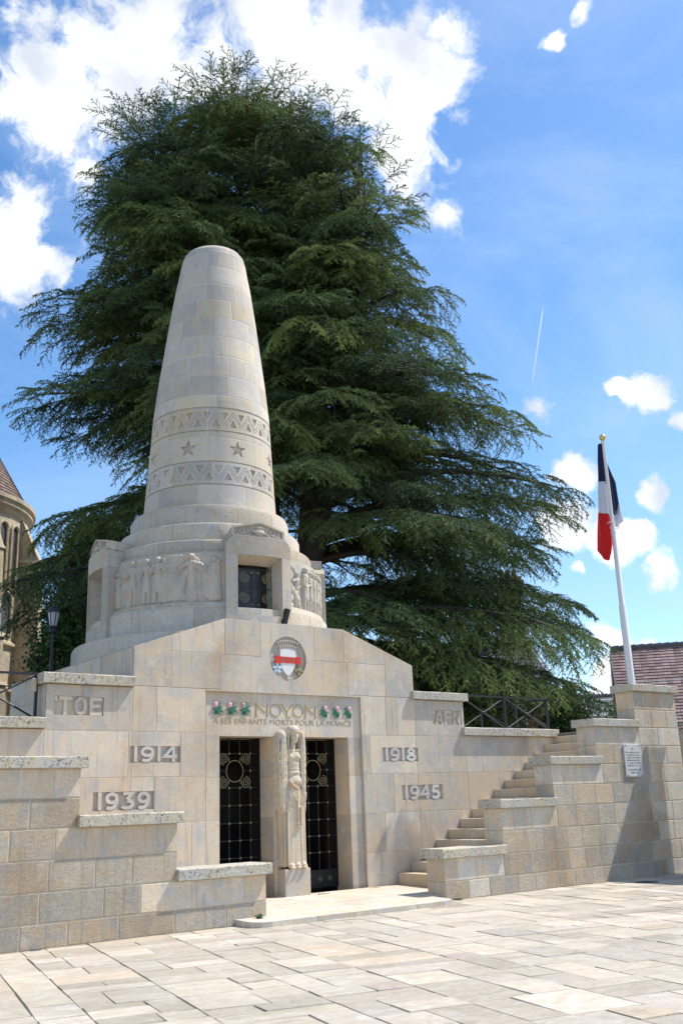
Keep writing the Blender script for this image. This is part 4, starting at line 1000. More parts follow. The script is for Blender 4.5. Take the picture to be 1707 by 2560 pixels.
parapet(1,9.05,'stepped stone parapet right of the entrance, climbing to the flagpole pier',.068)
parapet(-1,9.05,'stepped stone parapet left of the entrance, nearest the camera',.088)
for sg in (1,-1):
    root=thing('staircase',(sg*2.43,-.75,.1),('stone steps rising to the right between parapet and facade' if sg>0 else 'stone steps hidden behind the left parapet'),'stairs',group='stairs on both sides of the entrance')
    for n in range(15):
        z=.32+.1825*n; x0=2.43+.34*n; mb=MB(); a,b=sorted((sg*x0,sg*(x0+.40 if n<14 else 7.6)))
        mb.box(a,b,YB+.002,-.002,z-.185 if n else .03,z,(rnd.uniform(.6,1.),rnd.uniform(.2,.7),.1),bev=.009); mb.build('step',M['plinth'],root)
# unseen wall added outside the right frame edge to shade the right parapet
rw=thing('added_shade_wall',(9.7,-4.5,G0),'tall plain stone wall added out of view to shade the right parapet','stone wall')
mb=MB(); wall(mb,-6.6,-2.42,[G0,.5,1.0,1.5,2.0,2.5,3.0,3.5,4.0,4.5],leftface(9.20),None,avg=.9,rough=.4,seed=77); mb.build('wall',M['tool'],rw)
mb=MB(); mb.box(9.208,9.80,-6.6,-2.42,G0,4.5); mb.build('joint',M['mortar_dark'],rw); mb=MB(); mb.box(9.14,9.88,-6.68,-2.38,4.502,4.66,(.3,.6,0),bev=.015); mb.build('coping',M['cap'],rw)
# ================================================================== PLATFORM, PAVING
mb=MB()
P=lambda x,y,z:(x,y,z)
def pz(y): return .045+(.12-.045)*(y+2.45)/2.45
xa,xb=-2.35,1.55
rows=[-2.52,-2.12,-1.80,-1.30,-.95,-.55,-.02]
r=random.Random(9)
for i in range(len(rows)-1):
    y0,y1=rows[i],rows[i+1]; L=xa if y0<-1.97 else -2.44; Rr=(xb if y0<-1.97 else 2.44); xs=[L]; x=L+r.uniform(.7,1.5)
    while x<Rr-.5: xs.append(x); x+=r.uniform(.8,1.5)
    xs.append(Rr)
    for a,b in zip(xs[:-1],xs[1:]):
        g=.004; t=(r.random()*.5,r.uniform(.5,1),.1)
        pts=[(a+g,y0+g),(b-g,y0+g),(b-g,y1-g),(a+g,y1-g)]
        if i==0 and b==xs[-1]: pts=[(a+g,y0+g),(b-.30,y0+g),(b-.10,y0+.05),(b-.01,y0+.18),(b,y1-g),(a+g,y1-g)]
        if i==0 and a==xs[0]: pts=[(a+.02,y0+.16),(a+.12,y0+.04),(a+.28,y0+g)]+pts[1:3]+[(a,y1-g)]
        mb.poly([(u,v,pz(v)) for u,v in pts],t)
        k=len(pts)
        for q_ in range(k): u,v=pts[q_]; u2,v2=pts[(q_+1)%k]; mb.poly([(u,v,pz(v)),(u2,v2,pz(v2)),(u2,v2,G0-.02),(u,v,G0-.02)],t)
mb.build('platform',M['plinth'],None,kind='structure')
def paving_mat():
    m,t,b=newmat('sandstone_paving'); g=G(t); P=g.n('ShaderNodeTexCoord').outputs['Object']
    at=g.n('ShaderNodeAttribute',attribute_name='tint'); sep=g.n('ShaderNodeSeparateColor',{'Color':at.outputs['Color']})
    off=g.n('ShaderNodeVectorMath',{0:at.outputs['Color'],1:(37.,53.,71.)},operation='MULTIPLY').outputs[0]
    V=g.n('ShaderNodeVectorMath',{0:P,1:off},operation='ADD').outputs[0]
    rmp=g.n('ShaderNodeValToRGB',{'Fac':sep.outputs[0]}); cr=rmp.color_ramp; cr.interpolation='CONSTANT'
    cols=[(0.46, 0.411, 0.335), (0.481, 0.43, 0.356), (0.449, 0.407, 0.326), (0.443, 0.4, 0.342), (0.467, 0.411, 0.332), (0.443, 0.391, 0.335), (0.432, 0.391, 0.313), (0.46, 0.383, 0.293), (0.388, 0.321, 0.278), (0.471, 0.428, 0.364)]
    pos=[0,.17,.34,.46,.57,.72,.82,.92,.95,.965]
    cr.elements[0].color=(*cols[0],1); cr.elements[0].position=0; cr.elements[1].color=(*cols[1],1); cr.elements[1].position=pos[1]
    for p,c in zip(pos[2:],cols[2:]): e=cr.elements.new(p); e.color=(*c,1)
    mp=g.n('ShaderNodeMapping',{'Vector':V,'Rotation':(0,0,.5),'Scale':(1,3.2,1)}).outputs[0]
    n1=g.noise(mp,1.6,7,.62,1.2); n2=g.noise(V,9,6,.65)
    c=g.mix(g.mr(n1,.45,.62,0,.6),rmp.outputs[0],(.40,.34,.26,1)); c=g.mix(g.mr(n1,.28,.42,.5,0),c,(.33,.33,.34,1)); c=g.mix(g.mr(g.noise(V,3.5,6,.65,.8),.5,.7,0,.5),c,(.55,.54,.50,1)); 
    c=g.mix(g.mr(g.noise(P,.45,6,.65),.48,.72,0,.55),c,(.27,.24,.195,1)); c=g.mix(g.mr(g.noise(P,2.4,7,.7,.5),.56,.72,0,.5),c,(.25,.225,.19,1))
    sp=g.mr(g.noise(P,30,4,.6),.66,.70,0,.6); c=g.mix(sp,c,(.16,.14,.12,1))
    k=g.n('ShaderNodeMath',{0:n2,1:.36,2:.82},operation='MULTIPLY_ADD').outputs[0]; k=g.m('MULTIPLY',k,g.n('ShaderNodeMath',{0:sep.outputs[1],1:.34,2:.82},operation='MULTIPLY_ADD').outputs[0])
    c=g.mix(1.0,c,g.n('ShaderNodeCombineColor',{0:k,1:k,2:k}).outputs[0],'MULTIPLY')
    t.links.new(c,b.inputs['Base Color']); b.inputs['Roughness'].default_value=.85; b.inputs['Specular IOR Level'].default_value=.25
    h=g.m('ADD',g.m('MULTIPLY',g.noise(mp,5,7,.65,.8),1.0),g.m('MULTIPLY',g.noise(V,50,4),.12)); bp=g.n('ShaderNodeBump',{'Height':h,'Distance':.016}); t.links.new(bp.outputs[0],b.inputs['Normal'])
    return m
M['paving']=paving_mat()
mb=MB(); r=random.Random(21); th=R_(76.5); e2=Vector((math.cos(th),math.sin(th))); e1=Vector((math.sin(th),-math.cos(th))); O=Vector((-2.85,-2.09))
def slab(a,b,c_,d):
    ce=O+e1*((a+b)/2)+e2*((c_+d)/2)
    if ce.y>-1.7 or ce.y<-15 or abs(ce.x)>16: return
    g=.002+r.random()**2*.0045; t=(r.random(),r.random(),0); dz=r.uniform(-.003,.003); tl=[r.uniform(-.0035,.0035) for _ in range(4)]
    jit=[(r.uniform(-.008,.008),r.uniform(-.008,.008)) for _ in range(4)]
    Q=[(a+g,c_+g),(b-g,c_+g),(b-g,d-g),(a+g,d-g)]; I=[(a+g+.006,c_+g+.006),(b-g-.006,c_+g+.006),(b-g-.006,d-g-.006),(a+g+.006,d-g-.006)]
    Q=[(u+j0,v+j1) for (u,v),(j0,j1) in zip(Q,jit)]; I=[(u+j0,v+j1) for (u,v),(j0,j1) in zip(I,jit)]
    f_=lambda u,v,z:(O.x+e1.x*u+e2.x*v,O.y+e1.y*u+e2.y*v,z)
    I3=[f_(u,v,G0+dz+q) for (u,v),q in zip(I,tl)]; Q3=[f_(u,v,G0-.0105) for u,v in Q]; mb.poly(I3,t)
    for k in range(4): mb.poly([Q3[k],Q3[(k+1)%4],I3[(k+1)%4],I3[k]],t)
s=-13.0
while s<15.0:
    w=r.uniform(.82,1.15) if s>-2.6 else r.choice((.42,.5,.58)); ti=-16.0+r.uniform(0,1)
    while ti<9.0:
        if w<.7: Ls=r.choice((.45,.6,.75,.95,1.2)); slab(s,s+w,ti,ti+Ls)
        else:
            Ls=r.uniform(.6,1.1); m=r.random(); k=s+w*r.choice((.36,.42,.5,.58,.64))
            if m<.22: slab(s,s+w,ti,ti+Ls*.5); slab(s,k,ti+Ls*.5,ti+Ls); slab(k,s+w,ti+Ls*.5,ti+Ls)
            elif m<.60:
                q_=ti+Ls*r.choice((.4,.5,.6,1.)); slab(s,k,ti,q_); 
                if q_<ti+Ls-.01: slab(s,k,q_,ti+Ls)
                slab(k,s+w,ti,ti+Ls)
            elif m<.86:
                q_=ti+Ls*r.choice((.35,.5,.62)); slab(s,k,ti,ti+Ls); slab(k,s+w,ti,q_); slab(k,s+w,q_,ti+Ls)
            else: slab(s,s+w,ti,ti+Ls*.62); slab(s,s+w,ti+Ls*.62,ti+Ls)
        ti+=Ls
    s+=w
mb.build('paving',M['paving'],None,kind='structure')
mb=MB(); S=1500
mb.poly([(-S,-S,G0-.011),(S,-S,G0-.011),(S,S,G0-.011),(-S,S,G0-.011)])
mb.build('ground',plain('sandy_joint_ground',(.16,.135,.10),.95,0,var=.4,scale=3,bump=.01),None,kind='structure')
mb=MB()
for x0,x1,y0,y1 in ((-60,-3.05,.452,5.65),(3.05,60,.452,5.65),(-60,60,5.65,90),(7.255,60,-1.498,.452),(-60,-8.305,-1.498,.452)): mb.box(x0,x1,y0,y1,G0,TZ)
mb.build('terrace_ground',M['soil'],None,kind='structure')
# ================================================================== SMALL OBJECTS
def railing(name,x0,posts,label,y=.22,zb=3.035,zt=3.735,back=None):
    root=thing(name,(posts[0],y,zb),label,'railing',group='iron railings on the copings')
    mb=MB()
    for x in posts: mb.box(x-.022,x+.022,y-.022,y+.022,zb,zt)
    for n in (): pass
    for x in posts: 
        p=MB(); p.box(x-.022,x+.022,y-.022,y+.022,zb-.01,zt-.02); p.build('post',M['iron_rail'],root)
    a,b=min(x0,posts[0]),max(posts); 
    r=MB(); r.box(min(a,b),max(a,b)+.03,y-.025,y+.025,zt-.02,zt+.012); r.build('top_rail',M['iron_rail'],root)
    xs=sorted(set([x0]+posts))
    for u,v in zip(xs[:-1],xs[1:]):
        c=MB(); k=.03
        c.tube([(u+k,y,zb+.02),(v-k,y,zt-.04)],.016,6); c.tube([(u+k,y-.012,zt-.04),(v-k,y-.012,zb+.02)],.016,6); c.ell(((u+v)/2,y-.006,(zb+zt)/2),(.05,.022,.035),nu=8,nv=6)
        c.build('cross_brace',M['iron_rail'],root)
    if back:
        for (px,py,z0,z1) in back: p=MB(); p.box(px-.022,px+.022,py-.022,py+.022,z0,z1); p.build('post',M['iron_rail'],root)
        r=MB(); B_=[(posts[-1],y,zt)]+[(px,py,z1) for px,py,z0,z1 in back]; r.tube(B_,.02,6); r.build('return_rail',M['iron_rail'],root)
        for (p1,p2) in zip(B_[:-1],B_[1:]):
            c=MB(); c.tube([(p1[0],p1[1],TZ+.15),(p2[0],p2[1],p2[2]-.05)],.014,6); c.tube([(p1[0],p1[1],p1[2]-.05),(p2[0],p2[1],TZ+.15)],.014,6); c.build('cross_brace',M['iron_rail'],root)
railing('railing',4.56,[5.92,7.30],'black cross-braced iron railing on the right coping beneath the cedar',back=[(7.45,1.3,TZ,3.74),(7.60,2.6,TZ,3.74)])
railing('railing',-7.2,[-5.9,-4.62],'black cross-braced iron railing on the left coping beside the TOE block')
mb=MB(); mb.box(-4.70,-4.63,.17,.27,3.45,3.66,bev=.01); mb.build('post_stop_block',M['tier'],mem)
# plaque
pl=thing('marble_plaque',(7.29,YF,1.93),'white marble plaque with lines of grey lettering screwed to the wall below the flagpole pier','plaque')
mb=MB(); mb.box(7.02,7.58,YF-.028,YF-.004,1.93,2.585,bev=.004); mb.build('slab',M['marble'],pl)
mb=MB(); r=random.Random(8)
add_text(mb,'ICI',7.295,2.475,.035,YF-.0292,depth=.003)
for k,(wd,z,h) in enumerate(((.46,2.405,.024),(.47,2.352,.024),(.47,2.299,.024),(.45,2.246,.024),(.45,2.193,.024),(.44,2.140,.024),(.42,2.055,.030),(.26,1.995,.030))):
    x=7.295-wd/2
    while x<7.295+wd/2:
        w=r.uniform(.008,.016); 
        if r.random()<.16: x+=.014; continue
        yy=YF-.0291
        mb.box(x,x+.004,yy-.001,yy+.003,z,z+h)
        if r.random()<.6: mb.box(x,x+w,yy-.001,yy+.003,z+h*r.choice((0,.45,.85)),z+h*r.choice((0,.45,.85))+.004)
        if r.random()<.5: mb.box(x+w-.003,x+w,yy-.001,yy+.003,z,z+h)
        x+=w+.007
mb.build('lettering',M['ink'],pl)
for x in (7.07,7.53):
    for z in (1.955,2.56): mb=MB(); mb.ell((x,YF-.03,z),(.013,.012,.013)); mb.build('screw',M['iron'],pl)
# floodlight on the gable
fl=thing('floodlight',(.18,.3,4.86),'slim black floodlight standing on the gable under the barred window','floodlight')
mb=MB(); V=[];c0=Vector((.145,.30,4.87)); c1=Vector((.215,.26,5.20)); ax=(c1-c0).normalized(); s1=Vector((1,0,0)).cross(ax).normalized(); s0=ax.cross(s1).normalized()
for z_ in (0,1):
    for a,b in ((-1,-1),(1,-1),(1,1),(-1,1)): V.append(c0.lerp(c1,z_)+s0*a*.042+s1*b*.045)
mb.raw(V,[(0,3,2,1),(4,5,6,7),(0,1,5,4),(1,2,6,5),(2,3,7,6),(3,0,4,7)]); mb.build('housing',M['iron'],fl)
mb=MB(); mb.box(.12,.18,.25,.34,4.856,4.90); mb.tube([(.10,.29,4.88),(.10,.29,5.0)],.008,6); mb.build('bracket',M['iron'],fl)
# flagpole and flag
fp=thing('flagpole',(7.85,-1.75,3.85),'tall white flagpole with a brass ball on the end pier','flagpole')
mb=MB(); mb.lathe([(0,3.83),(.10,3.83),(.094,3.86),(.080,3.9),(.076,5.6),(.060,5.62),(.055,7.45),(.042,7.47),(.032,9.50),(0,9.51)],(7.85,-1.75,0),n=20); o=mb.build('pole',M['pole'],fp); smooth_by_angle(o,50)
mb=MB(); mb.ell((7.85,-1.75,9.60),(.075,.075,.075),nu=20,nv=14); mb.lathe([(.03,9.49),(.045,9.51),(.03,9.54),(.02,9.56)],(7.85,-1.75,0),n=14); mb.build('brass_ball',M['brass'],fp,smooth=True)
mb=MB(); mb.tube([(7.81,-1.80,9.45),(7.80,-1.82,8.0),(7.79,-1.84,7.55)],.005,4); mb.tube([(7.85+.13*math.cos(R_(a)),-1.75+.13*math.sin(R_(a)),7.46-.06*math.cos(R_(a))) for a in range(0,361,30)],.010,5); mb.tube([(7.74,-1.83,7.50),(7.73,-1.84,7.62),(7.75,-1.84,7.75)],.010,5); mb.build('halyard_ring',M['pole'],fp)
def cloth_mat(name,col):
    m,t,b=newmat(name); g=G(t); t.links.new(g.n('ShaderNodeRGB').outputs[0],b.inputs['Base Color']); t.nodes[-1].outputs[0].default_value=(*col,1)
    b.inputs['Roughness'].default_value=.75
    tr=g.n('ShaderNodeBsdfTranslucent',{'Color':(*col,1)}); mx=g.n('ShaderNodeMixShader',{0:.35}); t.links.new(b.outputs[0],mx.inputs[1]); t.links.new(tr.outputs[0],mx.inputs[2])
    o=[x for x in t.nodes if x.type=='OUTPUT_MATERIAL'][0]; t.links.new(mx.outputs[0],o.inputs[0]); return m
FB,FW,FR=cloth_mat('navy_cloth',(.012,.022,.075)),cloth_mat('white_cloth',(.72,.72,.78)),cloth_mat('red_cloth',(.72,.012,.012))
fg=thing('flag',(7.85,-1.66,9.3),'blue, white and red flag hanging limp along the flagpole','flag')
def fx(x,z): return (x+.27, 1.6+(z-1.6)*1.015)
def panel(name,rows,mat,ph,label):
    "rows: (z, x_left, x_right) from top to bottom, draped with folds"
    Z=np.array([a[0] for a in rows]); n=46; m=18; V=[];F=[]
    for i in range(n+1):
        z=Z[0]+(Z[-1]-Z[0])*i/n; xl=np.interp(-z,-Z,[a[1] for a in rows]); xr=np.interp(-z,-Z,[a[2] for a in rows])
        for j in range(m+1):
            u=j/m; x=xl+(xr-xl)*u; x_,z_=fx(x,z); f=.035*math.sin(u*7+ph+z*.9)+.02*math.sin(u*13+z*2.1+ph)
            V.append((x_,-1.62+f-.02*u,z_+.015*math.sin(u*6+ph)))
    F=[(i*(m+1)+j,i*(m+1)+j+1,(i+1)*(m+1)+j+1,(i+1)*(m+1)+j) for i in range(n) for j in range(m)]
    mb=MB(); mb.raw(V,F); o=mb.build(name,mat,fg,smooth=True,label=label); s=o.modifiers.new('s','SOLIDIFY'); s.thickness=.004; return o
panel('blue_band',[(9.36,7.60,7.70),(8.93,7.51,7.72),(8.42,7.42,7.72)],FB,0,'blue band of the flag')
panel('white_band',[(8.42,7.42,7.72),(8.1,7.35,7.74),(7.66,7.29,7.74)],FW,0,'white band')
panel('red_band',[(7.66,7.29,7.74),(7.3,7.21,7.72),(6.98,7.15,7.68),(6.76,7.11,7.60),(6.68,7.22,7.52),(6.58,7.32,7.42)],FR,0,'red band')
panel('blue_fold',[(9.0,7.70,7.76),(8.8,7.68,7.86),(8.49,7.66,8.04),(7.97,7.66,8.06),(7.68,7.68,7.97)],FB,1.2,'folded-back blue band right of the pole')
panel('white_fold',[(7.95,8.02,8.055),(7.72,7.92,8.10),(7.57,7.80,8.14),(7.42,7.80,7.92)],FW,1.6,'corner of the white band')
# street lamp
lp=thing('street_lamp',(-.9,9.1,TZ),'black post-top lantern lamp standing by the church side of the terrace','street lamp')
mb=MB(); mb.lathe([(0,TZ),(.14,TZ),(.14,TZ+.25),(.085,TZ+.35),(.06,TZ+.6),(.042,4.8),(.055,5.3),(.035,5.45),(.035,6.0),(.09,6.05),(.09,6.12),(0,6.13)],(-.9,9.1,0),n=16); o=mb.build('post',M['iron'],lp); smooth_by_angle(o)
mb=MB(); mb.lathe([(.085,6.20),(.15,6.55)],(-.9,9.1,0),n=6); mb.build('lantern_glass',plain('milky_lamp_glass',(.38,.43,.50),.2),lp)
mb=MB(); mb.lathe([(.10,6.10),(.13,6.16),(.10,6.17)],(-.9,9.1,0),n=6); mb.lathe([(.185,6.54),(.185,6.565),(.09,6.68),(.04,6.73),(.04,6.79),(0,6.8)],(-.9,9.1,0),n=6)
for k in range(6): a=2*PI*k/6; mb.tube([(-.9+.085*math.sin(a),9.1-.085*math.cos(a),6.20),(-.9+.15*math.sin(a),9.1-.15*math.cos(a),6.55)],.012,5)
mb.build('lantern_frame',M['iron'],lp)
# drain cover, litter, weeds, leaves
dc=MB(); dc.lathe([(0,G0+.010),(.20,G0+.012),(.22,G0+.004),(.22,G0-.02)],(6.28,-2.72,0),n=28)
for k in range(-4,5): dc.box(6.28-.15,6.28+.15,-2.72+k*.035-.006,-2.72+k*.035+.006,G0+.010,G0+.017)
dc.build('drain_cover',plain('cast_iron',(.10,.10,.105),.6,.2,bump=.002),None,label='round grey drain cover in the paving at the foot of the right wall',category='drain cover')
lt=MB(); lt.box(-5.36,-5.22,-2.02,-1.985,G0+.002,G0+.012,bev=.003); lt.build('scrap',plain('dark_violet_plastic',(.06,.035,.09),.4),None,label='small dark violet scrap lying at the foot of the left wall',category='litter')
def blade_tuft(name,cx,cy,cz,n,R,Hh,mat,label,cat,seed):
    r=random.Random(seed); mb=MB()
    for _ in range(n):
        a=r.uniform(0,2*PI); d=r.uniform(0,R*.4); x,y=cx+d*math.cos(a),cy+d*math.sin(a); L=r.uniform(.5,1)*R; h=r.uniform(.4,1)*Hh; w=r.uniform(.004,.009)
        px,py=-math.sin(a)*w,math.cos(a)*w
        P=[(x,y,cz),(x+L*.4*math.cos(a),y+L*.4*math.sin(a),cz+h*.8),(x+L*math.cos(a),y+L*math.sin(a),cz+h*r.uniform(.4,1))]
        mb.poly([(P[0][0]-px,P[0][1]-py,P[0][2]),(P[0][0]+px,P[0][1]+py,P[0][2]),(P[1][0]+px,P[1][1]+py,P[1][2]),(P[1][0]-px,P[1][1]-py,P[1][2])]); mb.poly([(P[1][0]-px,P[1][1]-py,P[1][2]),(P[1][0]+px,P[1][1]+py,P[1][2]),P[2]])
    mb.build(name,mat,None,fix=False,label=label,category=cat)
M['weed']=plain('weed_green',(.07,.12,.025),.7,var=.4,scale=40)
blade_tuft('weed_tuft',-2.02,-2.10,.05,60,.09,.08,M['weed'],'small green grass tuft at the corner of the left parapet and the platform','weed',1)
blade_tuft('moss_tuft',2.05,-2.01,G0,50,.10,.035,M['weed'],'low mossy weed at the foot of the right parapet','weed',2)
mb=MB(); r=random.Random(5)
for (cx,cy,n,sx,sy) in ((.45,-.28,80,.18,.10),(1.75,-.18,40,.3,.05),(5.8,-2.07,40,.35,.05),(2.4,-.1,20,.3,.06),(-.6,-.9,10,.6,.3)):
    for _ in range(n):
        x,y=cx+r.gauss(0,sx*.5),cy+r.gauss(0,sy*.5); z=(pz(y) if y>-1.95 and abs(x)<2.4 else G0)+.006; a=r.uniform(0,6.28); s=r.uniform(.008,.018)
        mb.poly([(x+s*math.cos(a),y+s*math.sin(a),z),(x-s*.5*math.sin(a),y+s*.5*math.cos(a),z+.006),(x-s*math.cos(a),y-s*math.sin(a),z),(x+s*.5*math.sin(a),y-s*.5*math.cos(a),z+.004)])
mb.build('fallen_leaves',plain('dry_leaf',(.28,.12,.05),.9,var=.5,scale=60),None,fix=False,kind='stuff')
# ================================================================== CHURCH
CD=45.0; ca=R_(13.7); CXc,CYc=-10.41+CD*math.sin(ca),-15.08+CD*math.cos(ca)
M['church']=stone('church_limestone',base=(.50,.43,.32),ochre=(.50,.40,.25),grey=(.30,.27,.22),lichen=.3,stain=.8,grain=.6,bumpd=.05)
def tiles(name,c1,c2,rows,cols_per_m,kind='plane'):
    m,t,b=newmat(name); g=G(t); P=g.n('ShaderNodeTexCoord').outputs['Object']; at=g.n('ShaderNodeAttribute',attribute_name='tint'); sep=g.n('ShaderNodeSeparateColor',{'Color':at.outputs['Color']})
    n=g.noise(P,6,5,.7); c=g.mix(sep.outputs[0],(*c1,1),(*c2,1)); k=g.n('ShaderNodeMath',{0:sep.outputs[1],1:.7,2:.6},operation='MULTIPLY_ADD').outputs[0]; k=g.m('MULTIPLY',k,g.n('ShaderNodeMath',{0:n,1:.6,2:.7},operation='MULTIPLY_ADD').outputs[0])
    c=g.mix(1.0,c,g.n('ShaderNodeCombineColor',{0:k,1:k,2:k}).outputs[0],'MULTIPLY'); t.links.new(c,b.inputs['Base Color']); b.inputs['Roughness'].default_value=.85; return m
M['tile_brown']=tiles('brown_clay_tile',(.20,.13,.10),(.13,.085,.07),0,0); M['tile_pink']=tiles('faded_pink_tile',(.29,.195,.185),(.27,.18,.172),0,0)
ch=thing('church_apse',(CXc,CYc,TZ),'round limestone church apse with buttresses and a conical brown tiled roof','church')
mb=MB(); fang=-ca   # angle (lathe convention) that faces the camera: from -Y turned towards -X
mb.lathe([(4.75,TZ),(4.75,14.0)],(CXc,CYc,0),n=72,t=(.3,.6,0)); mb.build('apse_wall',M['church'],ch,smooth=True)
mb=MB(); mb.lathe([(4.75,13.75),(4.85,13.85),(4.85,13.98),(5.02,14.08),(5.02,14.22),(5.12,14.30),(5.12,14.48),(4.6,14.55)],(CXc,CYc,0),n=72)
mb.build('cornice',M['church'],ch)
for z in (8.35,6.5): mb=MB(); mb.lathe([(4.75,z-.12),(4.9,z-.05),(4.9,z+.05),(4.75,z+.15)],(CXc,CYc,0),n=72); mb.build('string_course',M['church'],ch)
mb=MB(); r=random.Random(3); nr=46
for i in range(nr):
    f0,f1=i/nr,(i+1.25)/nr; R0=4.85*(1-f0); R1=4.85*(1-min(1,f1)); z0=14.5+8.5*f0; z1=14.5+8.5*min(1,f1); nt_=max(8,int(2*PI*R0/.28))
    for k in range(nt_):
        if R0<.4 and k%2: pass
        a0,a1=2*PI*(k+.5*(i%2))/nt_,2*PI*(k+1+.5*(i%2))/nt_-.004; f=lambda R,a,z:(CXc+R*math.sin(a),CYc-R*math.cos(a),z)
        mb.poly([f(R0+.04,a0,z0+.015),f(R0+.04,a1,z0+.015),f(R1,a1,z1),f(R1,a0,z1)],(r.random(),r.random(),0))
mb.build('roof',M['tile_brown'],ch,fix=False)
def surf(a,z,rr): return (CXc+rr*math.sin(a),CYc-rr*math.cos(a),z)
# reference angle: pointing to the camera
afc=math.atan2(-math.sin(ca),math.cos(ca))  # sin component x, -cos component y
for k in range(10):
    a=afc+R_(70+36*(k))
    mb=MB()
    for (z0,z1,d0,d1,w) in ((TZ,6.5,1.35,1.35,.52),(6.5,8.4,1.15,1.10,.46),(8.4,12.0,.95,.85,.42),(12.0,13.9,.85,.02,.42)):
        V=[]
        for z,d in ((z0,d0),(z1,d1)):
            for s,rr in ((-1,4.6),(1,4.6),(1,4.75+d),(-1,4.75+d)):
                p=surf(a,z,rr); V.append((p[0]+s*w*math.cos(a),p[1]+s*w*math.sin(a),z))
        mb.raw(V,[(0,3,2,1),(4,5,6,7),(0,1,5,4),(1,2,6,5),(2,3,7,6),(3,0,4,7)],(rnd.random()*.5,rnd.uniform(.4,.9),0))
        if z1<13: 
            p=surf(a,z1,4.75+d1/2); 
            V=[]
            for zz,e in ((z1-.08,.06),(z1+.06,.0)):
                for s,rr in ((-1,4.6),(1,4.6),(1,4.75+d1+e),(-1,4.75+d1+e)):
                    p=surf(a,zz,rr); V.append((p[0]+s*(w+e)*math.cos(a),p[1]+s*(w+e)*math.sin(a),zz))
            mb.raw(V,[(0,3,2,1),(4,5,6,7),(0,1,5,4),(1,2,6,5),(2,3,7,6),(3,0,4,7)],(.3,.5,0))
    mb.build('buttress',M['church'],ch)
    ac=a-R_(18)
    for (zb,zt,hw,dx) in ((10.6,13.1,.27,-.42),(10.6,13.1,.27,.42),(8.7,10.0,.45,0),(4.5,5.8,.4,0)):
        wn_=MB(); n=10; pts=[(dx-hw,zb),(dx+hw,zb)]+[(dx+hw*math.cos(PI*i/n),zt+hw*math.sin(PI*i/n)) for i in range(n+1)]
        wn_.poly([surf(ac+u/4.75,v,4.772) for u,v in pts]); w_=wn_.build('lancet_window',M['darkglass'],ch,fix=False)
        fr=MB(); P_=[surf(ac+u/4.75,v,4.82) for u,v in pts+[pts[0]]]; fr.tube(P_,.075,6); fr.build('stone_surround',M['church'],w_)
# ================================================================== HOUSES
def brickmat():
    m,t,b=newmat('red_brick'); g=G(t); P=g.n('ShaderNodeTexCoord').outputs['Object']
    mp=g.n('ShaderNodeMapping',{'Vector':P,'Rotation':(R_(90),0,0)}).outputs[0]
    br=g.n('ShaderNodeTexBrick',{'Vector':mp,'Color1':(.34,.10,.055,1),'Color2':(.25,.075,.045,1),'Mortar':(.42,.36,.30,1),'Scale':1.,'Mortar Size':.006,'Brick Width':.22,'Row Height':.07}); n=g.noise(P,3,5,.6)
    c=g.mix(g.mr(n,.4,.7,0,.4),br.outputs['Color'],(.16,.07,.05,1)); t.links.new(c,b.inputs['Base Color']); b.inputs['Roughness'].default_value=.9; return m
M['brick']=brickmat()
M['slate']=plain('grey_slate',(.12,.125,.135),.6,var=.3,scale=8)
